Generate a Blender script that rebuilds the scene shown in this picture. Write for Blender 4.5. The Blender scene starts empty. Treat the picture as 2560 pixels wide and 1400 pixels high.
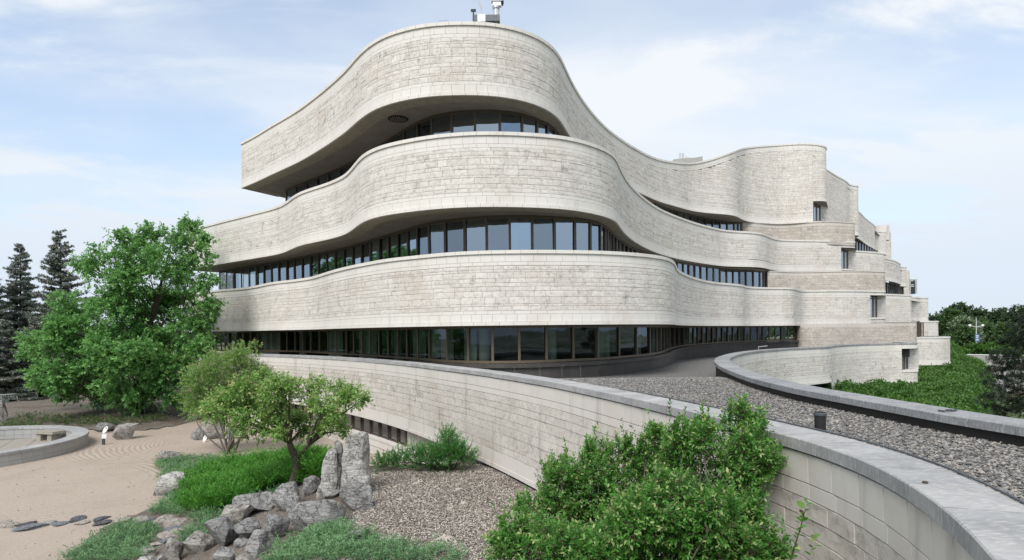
import bpy, bmesh, math, random
import numpy as np
from mathutils import Matrix, Vector, noise as mnoise

random.seed(7)
RNG = np.random.default_rng(11)
scene = bpy.context.scene
COL = scene.collection
R = math.radians

# ------------------------------------------------------------------ camera
F, CX, CY, ROLL = 1500.0, 1280.0, 830.0, math.atan(0.011)
cam_data = bpy.data.cameras.new('camera')
cam = bpy.data.objects.new('camera', cam_data)
COL.objects.link(cam)
cam_data.sensor_width = 36.0
cam_data.lens = 36.0 * F / 2560.0
cam_data.shift_y = (CY - 700.0) / 2560.0
cam_data.clip_start = 0.1
cam_data.clip_end = 6000.0
cam.matrix_world = Matrix.Rotation(R(90), 4, 'X') @ Matrix.Rotation(-ROLL, 4, 'Z')
scene.camera = cam

# ------------------------------------------------------------------ sky, sun, exposure
SKY_AT = (5.5, 4.2, 0.0)
SUN_EL, SUN_VEC = R(48), Vector((-0.28, -0.80))
world = bpy.data.worlds.new('World')
scene.world = world
world.use_nodes = True
wn, wl = world.node_tree.nodes, world.node_tree.links
wn.clear()
w_out = wn.new('ShaderNodeOutputWorld')
w_bg = wn.new('ShaderNodeBackground')
w_sky = wn.new('ShaderNodeTexSky')
w_sky.sky_type = 'NISHITA'
w_sky.sun_disc = False
w_sky.sun_elevation = SUN_EL
w_sky.sun_rotation = math.atan2(SUN_VEC.x, SUN_VEC.y)
w_sky.air_density = 1.0
w_sky.dust_density = 0.8
w_sky.ozone_density = 1.6
w_bg.inputs['Strength'].default_value = 0.12


def wmath(op, a, b=None, c=None):
    n = wn.new('ShaderNodeMath')
    n.operation = op
    for i, v in enumerate((a, b, c)):
        if v is None:
            continue
        if isinstance(v, (int, float)):
            n.inputs[i].default_value = v
        else:
            wl.new(v, n.inputs[i])
    return n.outputs[0]


w_tc = wn.new('ShaderNodeTexCoord')
w_sep = wn.new('ShaderNodeSeparateXYZ')
wl.new(w_tc.outputs['Generated'], w_sep.inputs[0])
zc = wmath('ADD', wmath('MAXIMUM', w_sep.outputs['Z'], 0.0), 0.16)
w_cmb = wn.new('ShaderNodeCombineXYZ')
wl.new(wmath('DIVIDE', w_sep.outputs['X'], zc), w_cmb.inputs['X'])
wl.new(wmath('DIVIDE', w_sep.outputs['Y'], zc), w_cmb.inputs['Y'])
w_map = wn.new('ShaderNodeMapping')
w_map.inputs['Rotation'].default_value = (0, 0, R(-28))
w_map.inputs['Scale'].default_value = (0.62, 1.0, 1.0)
w_map.inputs['Location'].default_value = SKY_AT
wl.new(w_cmb.outputs[0], w_map.inputs['Vector'])


def wnoise(scale, detail, rough, dist, off):
    m = wn.new('ShaderNodeVectorMath')
    m.operation = 'ADD'
    m.inputs[1].default_value = (off, off * 0.7, 0)
    wl.new(w_map.outputs[0], m.inputs[0])
    n = wn.new('ShaderNodeTexNoise')
    n.inputs['Scale'].default_value = scale
    n.inputs['Detail'].default_value = detail
    n.inputs['Roughness'].default_value = rough
    n.inputs['Distortion'].default_value = dist
    wl.new(m.outputs[0], n.inputs['Vector'])
    return n.outputs['Fac']


def wramp(v, lo, hi, a=0.0, b=1.0):
    n = wn.new('ShaderNodeMapRange')
    n.interpolation_type = 'SMOOTHSTEP'
    for k, x in (('From Min', lo), ('From Max', hi), ('To Min', a), ('To Max', b)):
        n.inputs[k].default_value = x
    wl.new(v, n.inputs['Value'])
    return n.outputs['Result']


veil = wramp(wnoise(0.55, 7, 0.52, 0.25, 0.0), 0.39, 0.62, 0.34, 0.95)
wisps = wramp(wnoise(1.6, 9, 0.6, 0.6, 4.3), 0.45, 0.70, 0.0, 0.65)
grey = wramp(wnoise(0.8, 6, 0.5, 0.3, 9.1), 0.50, 0.75, 0.0, 0.45)
low = wramp(w_sep.outputs['Z'], 0.0, 0.36, 0.62, 0.0)
cover = wmath('MINIMUM', wmath('ADD', wmath('ADD', veil, wisps), low), 0.97)


def wmix(fac, a, b):
    n = wn.new('ShaderNodeMix')
    n.data_type = 'RGBA'
    for sock, v in ((n.inputs[0], fac), (n.inputs[6], a), (n.inputs[7], b)):
        if isinstance(v, (int, float)):
            sock.default_value = v
        elif isinstance(v, tuple):
            sock.default_value = v
        else:
            wl.new(v, sock)
    return n.outputs[2]


grey2 = wmath('MAXIMUM', grey, wmath('MULTIPLY', low, 1.35))
cloud_col = wmix(grey2, (3.30, 3.45, 3.60, 1), (2.50, 2.84, 3.32, 1))
sky_gain = wmix(1.0, (0, 0, 0, 1), w_sky.outputs['Color'])
sky_mul = wn.new('ShaderNodeVectorMath')
sky_mul.operation = 'MULTIPLY'
sky_mul.inputs[1].default_value = (0.70, 0.78, 0.80)
wl.new(sky_gain, sky_mul.inputs[0])
wl.new(wmix(cover, sky_mul.outputs[0], cloud_col), w_bg.inputs['Color'])
wl.new(w_bg.outputs[0], w_out.inputs['Surface'])

sun_data = bpy.data.lights.new('sun', 'SUN')
sun_data.energy = 1.5
sun_data.angle = R(30)
sun_data.color = (1.0, 0.965, 0.91)
sun = bpy.data.objects.new('sun', sun_data)
COL.objects.link(sun)
sv = SUN_VEC.normalized() * math.cos(SUN_EL)
sun.rotation_euler = Vector((-sv.x, -sv.y, -math.sin(SUN_EL))).to_track_quat('-Z', 'Y').to_euler()
sun.location = (-30, -30, 45)

scene.view_settings.view_transform = 'Standard'
scene.view_settings.look = 'None'
scene.view_settings.gamma = 1.0
scene.view_settings.use_curve_mapping = False
scene.view_settings.exposure = 1.2
scene.render.engine = 'CYCLES'
scene.cycles.max_bounces = 6
scene.cycles.diffuse_bounces = 3
scene.cycles.glossy_bounces = 4
scene.cycles.transmission_bounces = 4
scene.cycles.transparent_max_bounces = 6
scene.cycles.use_denoising = True

# ------------------------------------------------------------------ picture <-> place
CA, SA = math.cos(ROLL), math.sin(ROLL)


def ray(px, py):
    a, b = (px - CX) / F, (CY - py) / F
    return np.array((a * CA + b * SA, 1.0, -a * SA + b * CA))


def at_z(px, py, z):
    d = ray(px, py)
    return d * (z / d[2])


def at_y(px, py, y):
    return ray(px, py) * y


def proj(p):
    x, y, z = p
    a = (x * CA - z * SA) / y
    b = (x * SA + z * CA) / y
    return CX + F * a, CY - F * b


def z_at(px_y, plan):
    """height that shows at picture row px_y for a plan point (x, y)"""
    x, y = plan
    b = (CY - px_y) / F
    return (b * y - x * SA) / CA


# ------------------------------------------------------------------ materials
MATS = {}


class NT:
    def __init__(self, name):
        self.m = bpy.data.materials.new(name)
        self.m.use_nodes = True
        self.n, self.l = self.m.node_tree.nodes, self.m.node_tree.links
        self.n.clear()
        self.out = self.n.new('ShaderNodeOutputMaterial')
        self.b = self.n.new('ShaderNodeBsdfPrincipled')
        self.l.new(self.b.outputs[0], self.out.inputs['Surface'])
        MATS[name] = self.m

    def put(self, sock, v):
        if isinstance(v, (int, float)):
            sock.default_value = v
        elif isinstance(v, (tuple, list)):
            sock.default_value = tuple(v) + ((1.0,) if len(v) == 3 and sock.type == 'RGBA' else ())
        else:
            self.l.new(v, sock)

    def coord(self, which='Object', scale=(1, 1, 1), rot=(0, 0, 0), loc=(0, 0, 0)):
        t = self.n.new('ShaderNodeTexCoord')
        m = self.n.new('ShaderNodeMapping')
        m.inputs['Scale'].default_value = scale
        m.inputs['Rotation'].default_value = rot
        m.inputs['Location'].default_value = loc
        self.l.new(t.outputs[which], m.inputs['Vector'])
        return m.outputs[0]

    def noise(self, vec, scale, detail=4, rough=0.55, dist=0.0):
        n = self.n.new('ShaderNodeTexNoise')
        n.inputs['Scale'].default_value = scale
        n.inputs['Detail'].default_value = detail
        n.inputs['Roughness'].default_value = rough
        n.inputs['Distortion'].default_value = dist
        self.l.new(vec, n.inputs['Vector'])
        return n.outputs['Fac']

    def voro(self, vec, scale, feature='F1', out='Distance'):
        n = self.n.new('ShaderNodeTexVoronoi')
        n.feature = feature
        n.inputs['Scale'].default_value = scale
        self.l.new(vec, n.inputs['Vector'])
        return n.outputs[out]

    def ramp(self, v, lo, hi, a=0.0, b=1.0):
        n = self.n.new('ShaderNodeMapRange')
        n.interpolation_type = 'SMOOTHSTEP'
        for k, x in (('From Min', lo), ('From Max', hi), ('To Min', a), ('To Max', b)):
            n.inputs[k].default_value = x
        self.l.new(v, n.inputs['Value'])
        return n.outputs['Result']

    def math(self, op, a, b=0.0):
        n = self.n.new('ShaderNodeMath')
        n.operation = op
        self.put(n.inputs[0], a)
        self.put(n.inputs[1], b)
        return n.outputs[0]

    def mix(self, f, a, b, blend='MIX'):
        n = self.n.new('ShaderNodeMix')
        n.data_type = 'RGBA'
        n.blend_type = blend
        self.put(n.inputs[0], f)
        self.put(n.inputs[6], a)
        self.put(n.inputs[7], b)
        return n.outputs[2]

    def attr(self, name):
        n = self.n.new('ShaderNodeAttribute')
        n.attribute_name = name
        return n.outputs['Fac']

    def bump(self, h, strength=0.5, dist=0.02):
        n = self.n.new('ShaderNodeBump')
        n.inputs['Strength'].default_value = strength
        n.inputs['Distance'].default_value = dist
        self.l.new(h, n.inputs['Height'])
        self.l.new(n.outputs[0], self.b.inputs['Normal'])

    def set(self, color=None, rough=None, spec=None, metal=None):
        if color is not None:
            self.put(self.b.inputs['Base Color'], color)
        if rough is not None:
            self.put(self.b.inputs['Roughness'], rough)
        if spec is not None:
            self.put(self.b.inputs['Specular IOR Level'], spec)
        if metal is not None:
            self.put(self.b.inputs['Metallic'], metal)
        return self.m


def m_stone(name, smooth, light, dark, stain=(0.15, 0.13, 0.11), amount=1.0, warm=(0.42, 0.31, 0.22), drip=0.15):
    """split-face limestone (attribute rough = 1) and the smoother dressed courses (rough = 0)"""
    t = NT(name)
    c = t.coord()
    tint, rg = t.attr('tint'), t.attr('rough')
    face = t.mix(tint, light, dark)
    grain = t.noise(t.coord(scale=(1, 1, 1.5)), 6.0, 8, 0.80)
    face = t.mix(t.ramp(grain, 0.46, 0.68, 0.0, 0.62), face, tuple(x * 0.48 for x in dark))
    face = t.mix(t.ramp(grain, 0.46, 0.28, 0.0, 0.45), face, smooth)
    dressed = t.mix(tint, smooth, tuple(x * 0.9 for x in smooth))
    dressed = t.mix(t.ramp(t.noise(c, 9.0, 6, 0.7), 0.45, 0.8, 0.0, 0.25), dressed, dark)
    col = t.mix(rg, dressed, face)
    wm = t.math('MULTIPLY', t.ramp(t.noise(c, 0.5, 5, 0.55), 0.48, 0.70), 0.17)
    col = t.mix(wm, col, warm)
    blot = t.noise(c, 1.3, 6, 0.68, 0.4)
    wart = t.noise(c, 4.2, 5, 0.66, 0.5)
    m1 = t.math('MULTIPLY', t.ramp(blot, 0.46, 0.64), t.ramp(wart, 0.42, 0.64))
    m1 = t.math('MULTIPLY', m1, t.ramp(t.noise(c, 17.0, 5, 0.75), 0.36, 0.60))
    m1 = t.math('MULTIPLY', m1, t.ramp(t.noise(t.coord(scale=(1, 1, 1.6)), 0.32, 4, 0.6), 0.36, 0.66, 0.25, 1.15))
    m1 = t.math('MULTIPLY', m1, t.math('ADD', t.math('MULTIPLY', rg, 0.62 * amount), 0.05))
    col = t.mix(m1, col, stain)
    streak = t.noise(t.coord(scale=(1.6, 1.6, 0.22)), 1.2, 6, 0.62, 0.2)
    col = t.mix(t.math('MULTIPLY', t.ramp(streak, 0.53, 0.74), drip), col, stain)
    h = t.math('ADD', t.math('MULTIPLY', grain, rg), t.math('MULTIPLY', wart, 0.2))
    t.bump(h, 0.6, 0.03)
    t.set(col, 0.88, 0.25)
    return t.m


m_stone('stone', (0.69, 0.659, 0.61), (0.705, 0.668, 0.613), (0.615, 0.576, 0.522), amount=1.3)
m_stone('stone_low', (0.635, 0.60, 0.555), (0.65, 0.608, 0.552), (0.56, 0.52, 0.468), amount=1.2, drip=0.38)
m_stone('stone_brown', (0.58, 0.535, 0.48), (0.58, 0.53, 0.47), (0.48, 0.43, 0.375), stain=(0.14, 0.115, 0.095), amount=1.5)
m_stone('ring_stone', (0.37, 0.37, 0.36), (0.36, 0.36, 0.355), (0.27, 0.27, 0.265), amount=1.2)


def m_coping(name, a, b):
    t = NT(name)
    c = t.coord()
    col = t.mix(t.attr('tint'), a, b)
    n1 = t.noise(c, 2.2, 7, 0.72, 0.6)
    n2 = t.noise(t.coord(scale=(1, 4, 1), rot=(0, 0, R(25))), 9, 6, 0.7, 0.4)
    col = t.mix(t.ramp(n1, 0.35, 0.75, 0, 0.6), col, tuple(x * 0.5 for x in b))
    col = t.mix(t.ramp(n2, 0.48, 0.70, 0, 0.55), col, (0.60, 0.58, 0.55))
    t.bump(t.math('ADD', n1, n2), 0.4, 0.02)
    t.set(col, 0.8, 0.3)


m_coping('coping', (0.40, 0.395, 0.39), (0.32, 0.32, 0.325))
m_coping('coping_dark', (0.30, 0.305, 0.31), (0.22, 0.225, 0.235))


def plain(name, col, rough=0.7, spec=0.3, metal=0.0, var=0.25, scale=6.0, bump=0.0):
    t = NT(name)
    c = t.coord()
    n = t.noise(c, scale, 6, 0.65, 0.2)
    t.set(t.mix(t.ramp(n, 0.3, 0.75, 0, var), col, tuple(x * 0.35 for x in col)), rough, spec, metal)
    if bump:
        t.bump(n, bump, 0.02)
    return t.m


plain('mortar', (0.19, 0.178, 0.165), 0.95)
plain('mortar_dark', (0.05, 0.047, 0.044), 0.95)
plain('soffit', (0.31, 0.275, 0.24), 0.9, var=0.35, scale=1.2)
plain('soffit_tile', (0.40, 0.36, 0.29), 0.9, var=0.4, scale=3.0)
plain('bronze', (0.105, 0.082, 0.060), 0.45, 0.5, 0.3)
plain('bronze_light', (0.16, 0.125, 0.085), 0.45, 0.5, 0.3)
plain('plinth', (0.085, 0.078, 0.072), 0.55, 0.4, 0.2, var=0.5, scale=1.5)
plain('flashing', (0.028, 0.026, 0.025), 0.6, 0.3, 0.1, var=0.4, scale=2.0)
plain('interior_wall', (0.13, 0.11, 0.09), 0.9)
plain('interior_floor', (0.10, 0.085, 0.07), 0.7)
plain('column_paint', (0.52, 0.54, 0.50), 0.8)
plain('curtain', (0.50, 0.53, 0.48), 0.9)
plain('black', (0.012, 0.012, 0.012), 0.5)
plain('roof_membrane', (0.25, 0.24, 0.23), 0.9)
plain('grey_metal', (0.10, 0.11, 0.12), 0.45, 0.5, 0.4)
plain('light_metal', (0.55, 0.56, 0.57), 0.4, 0.5, 0.3)
plain('white_paint', (0.78, 0.78, 0.76), 0.5)
plain('concrete', (0.42, 0.41, 0.39), 0.9, var=0.4, bump=0.3)
plain('bench_stone', (0.36, 0.33, 0.28), 0.9, var=0.5, bump=0.4)
plain('pavers', (0.34, 0.31, 0.27), 0.95, var=0.4, scale=14)
plain('bark', (0.075, 0.058, 0.045), 0.95, var=0.6, scale=9, bump=0.8)
plain('bark_grey', (0.17, 0.15, 0.13), 0.95, var=0.5, scale=12, bump=0.6)
plain('dead_wood', (0.50, 0.45, 0.39), 0.9, var=0.5, scale=20, bump=0.5)
plain('asphalt', (0.30, 0.29, 0.275), 0.95, var=0.2)
plain('banner_blue', (0.10, 0.19, 0.38), 0.6, var=0.6, scale=3)
plain('globe', (0.75, 0.75, 0.73), 0.25)
plain('sign_dark', (0.03, 0.04, 0.05), 0.3)
plain('lens', (0.02, 0.02, 0.025), 0.2)


def m_glass(name, tintc, refl, clear=None):
    t = NT(name)
    c = t.coord()
    t.set(tintc, 0.25, 0.5)
    g = t.n.new('ShaderNodeBsdfGlossy')
    g.inputs['Roughness'].default_value = 0.015
    g.inputs['Color'].default_value = (0.66, 0.80, 0.95, 1)  # blue mirror colour stands in for blue sky reflected in the panes
    wv = t.noise(c, 0.9, 2, 0.4)
    bp = t.n.new('ShaderNodeBump')
    bp.inputs['Strength'].default_value = 0.09
    bp.inputs['Distance'].default_value = 0.05
    t.l.new(wv, bp.inputs['Height'])
    t.l.new(bp.outputs[0], g.inputs['Normal'])
    fr = t.n.new('ShaderNodeFresnel')
    fr.inputs['IOR'].default_value = 1.5
    mx = t.n.new('ShaderNodeMixShader')
    oi = t.n.new('ShaderNodeObjectInfo')
    vary = t.math('ADD', t.math('MULTIPLY', oi.outputs['Random'], 0.7 * refl), 0.62 * refl)
    t.l.new(t.math('ADD', t.math('MULTIPLY', fr.outputs[0], 0.85), vary), mx.inputs[0])
    if clear:
        tr = t.n.new('ShaderNodeBsdfTransparent')
        tr.inputs['Color'].default_value = tuple(clear) + (1,)
        t.l.new(tr.outputs[0], mx.inputs[1])
    else:
        t.l.new(t.b.outputs[0], mx.inputs[1])
    t.l.new(g.outputs[0], mx.inputs[2])
    t.l.new(mx.outputs[0], t.out.inputs['Surface'])


m_glass('glass', (0.010, 0.012, 0.014), 0.34, (0.34, 0.38, 0.38))
m_glass('glass_low', (0.010, 0.014, 0.013), 0.03, (0.52, 0.58, 0.54))
m_glass('glass_dim', (0.020, 0.026, 0.025), 0.02)
m_glass('glass_curtain', (0.085, 0.105, 0.090), 0.03)
m_glass('glass_brown', (0.06, 0.05, 0.042), 0.08)


def m_leaf(name, a, b, c3=None, trans=0.35, c4=None):
    t = NT(name)
    col = t.mix(t.attr('tint'), a, b)
    if c3:
        col = t.mix(t.ramp(t.attr('tint'), 0.86, 0.94), col, c3)
    if c4:
        col = t.mix(t.ramp(t.attr('tint'), 0.10, 0.06), col, c4)
    t.set(col, 0.5, 0.35)
    tr = t.n.new('ShaderNodeBsdfTranslucent')
    t.l.new(t.mix(0.25, col, (0.25, 0.4, 0.02)), tr.inputs['Color'])
    mx = t.n.new('ShaderNodeMixShader')
    mx.inputs[0].default_value = trans
    t.l.new(t.b.outputs[0], mx.inputs[1])
    t.l.new(tr.outputs[0], mx.inputs[2])
    t.l.new(mx.outputs[0], t.out.inputs['Surface'])


m_leaf('leaf_maple', (0.065, 0.210, 0.060), (0.240, 0.470, 0.150), trans=0.45)
m_leaf('leaf_bush', (0.028, 0.130, 0.020), (0.130, 0.330, 0.055), (0.36, 0.44, 0.18), trans=0.4, c4=(0.10, 0.05, 0.05))
m_leaf('leaf_apple', (0.12, 0.25, 0.05), (0.29, 0.48, 0.13), (0.46, 0.42, 0.22), trans=0.4)
m_leaf('leaf_feather', (0.15, 0.29, 0.07), (0.33, 0.50, 0.17), (0.44, 0.36, 0.27), trans=0.4)
m_leaf('needle_bright', (0.020, 0.125, 0.012), (0.090, 0.27, 0.028), trans=0.2)
m_leaf('needle_grey', (0.055, 0.155, 0.060), (0.18, 0.32, 0.145), trans=0.2)
m_leaf('needle_wall', (0.030, 0.140, 0.030), (0.095, 0.270, 0.060), trans=0.25)
m_leaf('needle_dark', (0.085, 0.112, 0.095), (0.215, 0.255, 0.210), (0.30, 0.26, 0.22), trans=0.1)
m_leaf('needle_pine', (0.010, 0.020, 0.014), (0.028, 0.045, 0.028), trans=0.1)
m_leaf('leaf_hedge', (0.030, 0.100, 0.018), (0.085, 0.185, 0.035), trans=0.3)
m_leaf('leaf_far', (0.035, 0.080, 0.028), (0.085, 0.155, 0.055), trans=0.25)
m_leaf('leaf_far_light', (0.085, 0.14, 0.07), (0.20, 0.26, 0.16), trans=0.25)
m_leaf('leaf_far_dark', (0.022, 0.046, 0.022), (0.052, 0.090, 0.042), trans=0.2)
m_leaf('grass_green', (0.03, 0.075, 0.018), (0.075, 0.14, 0.035), (0.16, 0.13, 0.07), trans=0.2)


def m_rock(name, a, b, dark, band=0.0):
    t = NT(name)
    c = t.coord()
    n1 = t.noise(c, 3.0, 8, 0.72, 0.5)
    n2 = t.noise(t.coord(scale=(1, 1, 4.5), rot=(0.4, 0.3, 0)), 3.2, 7, 0.68, 0.7)
    n3 = t.noise(c, 26, 5, 0.7)
    n4 = t.noise(c, 1.1, 6, 0.7, 0.6)
    col = t.mix(t.ramp(n1, 0.35, 0.68), a, b)
    col = t.mix(t.ramp(n2, 0.50, 0.66, 0, 0.5 + band), col, dark)
    col = t.mix(t.ramp(n4, 0.46, 0.60, 0, 0.8), col, dark)
    col = t.mix(t.ramp(n3, 0.5, 0.75, 0, 0.5), col, tuple(min(0.8, x * 1.7) for x in a))
    dv = t.n.new('ShaderNodeVectorMath')
    dv.operation = 'ADD'
    t.l.new(c, dv.inputs[0])
    nz = t.n.new('ShaderNodeTexNoise')
    nz.inputs['Scale'].default_value = 2.5
    nz.inputs['Detail'].default_value = 4
    t.l.new(c, nz.inputs['Vector'])
    t.l.new(nz.outputs['Color'], dv.inputs[1])
    cr = t.voro(dv.outputs[0], 1.9, 'DISTANCE_TO_EDGE')
    crk = t.ramp(cr, 0.0, 0.03, 1.0, 0.0)
    col = t.mix(t.math('MULTIPLY', crk, 0.35), col, tuple(x * 0.5 for x in dark))
    n1 = t.math('SUBTRACT', n1, t.math('MULTIPLY', crk, 0.5))
    t.bump(t.math('ADD', t.math('ADD', n1, t.math('MULTIPLY', n2, 0.9)), t.math('MULTIPLY', n3, 0.3)), 1.0, 0.14)
    t.set(col, 0.9, 0.25)


m_rock('rock_grey', (0.46, 0.45, 0.435), (0.30, 0.295, 0.285), (0.085, 0.083, 0.08))
m_rock('rock_dark', (0.36, 0.355, 0.345), (0.22, 0.215, 0.21), (0.06, 0.058, 0.056))
m_rock('rock_white', (0.64, 0.62, 0.58), (0.47, 0.45, 0.42), (0.09, 0.085, 0.08))
m_rock('rock_tan', (0.47, 0.445, 0.41), (0.34, 0.315, 0.285), (0.11, 0.10, 0.092))
m_rock('step_light', (0.50, 0.45, 0.40), (0.40, 0.35, 0.31), (0.26, 0.22, 0.20))
m_rock('step_dark', (0.165, 0.165, 0.18), (0.11, 0.105, 0.105), (0.06, 0.055, 0.055))
m_rock('step_blue', (0.28, 0.30, 0.33), (0.21, 0.22, 0.245), (0.12, 0.12, 0.13))


# ------------------------------------------------------------------ object helpers
def link(o, parent=None):
    COL.objects.link(o)
    if parent is not None:
        o.parent = parent
        w = Matrix.Translation(parent.location) if parent.parent is None else Matrix.Identity(4)   # parts are built in place
        o.matrix_parent_inverse = w.inverted()
    return o


def tag(o, label=None, cat=None, group=None, kind=None):
    for k, v in (('label', label), ('category', cat), ('group', group), ('kind', kind)):
        if v:
            o[k] = v
    return o


def thing(name, loc, label, cat, group=None):
    o = bpy.data.objects.new(name, None)
    o.location = loc
    o.empty_display_size = 0.3
    COL.objects.link(o)
    return tag(o, label, cat, group)


def mesh(name, verts, faces, mat, parent=None, attrs=None, smooth=False):
    """verts (n,3); faces: list of tuples or one (m,k) int array; attrs: name -> per-face floats"""
    me = bpy.data.meshes.new(name)
    verts = np.asarray(verts, dtype=np.float32)
    if isinstance(faces, np.ndarray):
        m, k = faces.shape
        me.vertices.add(len(verts))
        me.vertices.foreach_set('co', verts.ravel())
        me.loops.add(m * k)
        me.loops.foreach_set('vertex_index', faces.astype(np.int32).ravel())
        me.polygons.add(m)
        me.polygons.foreach_set('loop_start', np.arange(0, m * k, k, dtype=np.int32))
        me.update(calc_edges=True)
    else:
        me.from_pydata(verts.tolist(), [], faces)
    for a, v in (attrs or {}).items():
        at = me.attributes.new(a, 'FLOAT', 'FACE')
        at.data.foreach_set('value', np.asarray(v, dtype=np.float32))
    me.polygons.foreach_set('use_smooth', np.full(len(me.polygons), bool(smooth)))
    me.materials.append(MATS[mat] if isinstance(mat, str) else mat)
    me.validate()
    return link(bpy.data.objects.new(name, me), parent)


class MB:
    """collects polygons"""
    def __init__(self):
        self.v, self.f = [], []

    def add(self, vs, fs):
        b = len(self.v)
        self.v += [tuple(map(float, p)) for p in vs]
        self.f += [tuple(i + b for i in f) for f in fs]
        return self

    def box(self, c, size, rz=0.0, top=1.0, rx=0.0):
        hx, hy, hz = size[0] / 2, size[1] / 2, size[2] / 2
        M = Matrix.Translation(c) @ Matrix.Rotation(rz, 4, 'Z') @ Matrix.Rotation(rx, 4, 'X')
        vs = []
        for z, s in ((-hz, 1.0), (hz, top)):
            for x, y in ((-hx, -hy), (hx, -hy), (hx, hy), (-hx, hy)):
                vs.append(M @ Vector((x * s, y * s, z)))
        return self.add(vs, [(3, 2, 1, 0), (4, 5, 6, 7), (0, 1, 5, 4), (1, 2, 6, 5), (2, 3, 7, 6), (3, 0, 4, 7)])

    def tube(self, pts, radii, n=8, cap=True):
        pts = [Vector(p) for p in pts]
        rings = []
        for i, p in enumerate(pts):
            d = (pts[min(i + 1, len(pts) - 1)] - pts[max(i - 1, 0)]).normalized()
            a = d.orthogonal().normalized() if i == 0 else (self._a - d * self._a.dot(d)).normalized()
            self._a = a
            b = d.cross(a)
            r = radii[i] if hasattr(radii, '__len__') else radii
            rings.append([p + (a * math.cos(6.28318 * k / n) + b * math.sin(6.28318 * k / n)) * r for k in range(n)])
        vs = [v for ring in rings for v in ring]
        fs = []
        for i in range(len(pts) - 1):
            for k in range(n):
                fs.append((i * n + k, i * n + (k + 1) % n, (i + 1) * n + (k + 1) % n, (i + 1) * n + k))
        if cap:
            fs.append(tuple(range(n - 1, -1, -1)))
            fs.append(tuple((len(pts) - 1) * n + k for k in range(n)))
        return self.add(vs, fs)

    def lathe(self, c, prof, n=20):
        vs = [(c[0] + r * math.cos(6.28318 * k / n), c[1] + r * math.sin(6.28318 * k / n), c[2] + z) for r, z in prof for k in range(n)]
        fs = []
        for i in range(len(prof) - 1):
            for k in range(n):
                fs.append((i * n + k, i * n + (k + 1) % n, (i + 1) * n + (k + 1) % n, (i + 1) * n + k))
        return self.add(vs, fs)

    def build(self, name, mat, parent=None, smooth=False):
        return mesh(name, self.v, self.f, mat, parent, smooth=smooth)


# ------------------------------------------------------------------ plan curves
class Path:
    """a smooth plan curve; travelling along it the outside lies to the right"""
    def __init__(self, pts, step=0.2, smooth=0.7, carry=None):
        P = np.asarray(pts, dtype=float)
        extra = np.asarray(carry, dtype=float) if carry is not None else np.zeros(len(P))
        d = np.r_[0, np.cumsum(np.hypot(*np.diff(P, axis=0).T))]
        n = max(4, int(d[-1] / step))
        # dense centripetal-ish interpolation through cubic Hermite with finite-difference tangents
        s = np.linspace(0, d[-1], n)
        T = np.gradient(P, d, axis=0)
        i = np.clip(np.searchsorted(d, s, side='right') - 1, 0, len(d) - 2)
        h = (d[i + 1] - d[i])
        t = (s - d[i]) / h
        h00, h10, h01, h11 = 2*t**3-3*t**2+1, t**3-2*t**2+t, -2*t**3+3*t**2, t**3-t**2
        Q = (h00[:, None]*P[i] + (h10*h)[:, None]*T[i] + h01[:, None]*P[i+1] + (h11*h)[:, None]*T[i+1])
        E = np.interp(s, d, extra)
        if smooth > 0:
            k = max(1, int(3 * smooth / step))
            g = np.exp(-0.5 * (np.arange(-k, k + 1) * step / smooth) ** 2)
            g /= g.sum()
            pre = Q[0] - (Q[1:k + 1][::-1] - Q[0])
            post = Q[-1] - (Q[-k - 1:-1][::-1] - Q[-1])
            W = np.vstack([pre, Q, post])
            Q = np.stack([np.convolve(W[:, j], g, 'valid') for j in (0, 1)], 1)
        self.P, self.E = Q, E
        self.S = np.r_[0, np.cumsum(np.hypot(*np.diff(Q, axis=0).T))]
        self.L = self.S[-1]
        T = np.gradient(Q, axis=0)
        T /= np.hypot(T[:, 0], T[:, 1])[:, None]
        self.T = T
        self.N = np.stack([T[:, 1], -T[:, 0]], 1)
        self.px = CX + F * Q[:, 0] / Q[:, 1]

    def pos(self, s, off=0.0):
        s = np.asarray(s, dtype=float)
        x = np.interp(s, self.S, self.P[:, 0]) + off * np.interp(s, self.S, self.N[:, 0])
        y = np.interp(s, self.S, self.P[:, 1]) + off * np.interp(s, self.S, self.N[:, 1])
        return np.stack([x, y], -1)

    def extra(self, s):
        return np.interp(s, self.S, self.E)

    def s_px(self, px, lo=0.0):
        """first arc length past lo at which the curve crosses picture column px"""
        a = self.px - px
        for j in np.nonzero(a[:-1] * a[1:] <= 0)[0]:
            if self.S[j] >= lo:
                t = a[j] / (a[j] - a[j + 1] + 1e-9)
                return float(self.S[j] + t * (self.S[j + 1] - self.S[j]))
        return None

    def sub(self, s0, s1, step=0.25):
        n = max(2, int((s1 - s0) / step))
        return np.linspace(s0, s1, n + 1)


def cross_px(path, px, z):
    """arc length where the vertical line at height z on the path shows at column px"""
    x, y = path.P[:, 0], path.P[:, 1]
    col = CX + F * (x * CA - z * SA) / y
    a = col - px
    j = np.nonzero(a[:-1] * a[1:] <= 0)[0]
    if not len(j):
        return None
    j = j[0]
    t = a[j] / (a[j] - a[j + 1] + 1e-9)
    return float(path.S[j] + t * (path.S[j + 1] - path.S[j]))


def ribbon(mb, A, za, B, zb):
    """quads between two plan polylines of the same count"""
    n = len(A)
    vs = [(A[i][0], A[i][1], za[i] if hasattr(za, '__len__') else za) for i in range(n)]
    vs += [(B[i][0], B[i][1], zb[i] if hasattr(zb, '__len__') else zb) for i in range(n)]
    mb.add(vs, [(i, i + 1, n + i + 1, n + i) for i in range(n - 1)])
# ------------------------------------------------------------------ stone walls
from mathutils.geometry import tessellate_polygon


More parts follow.
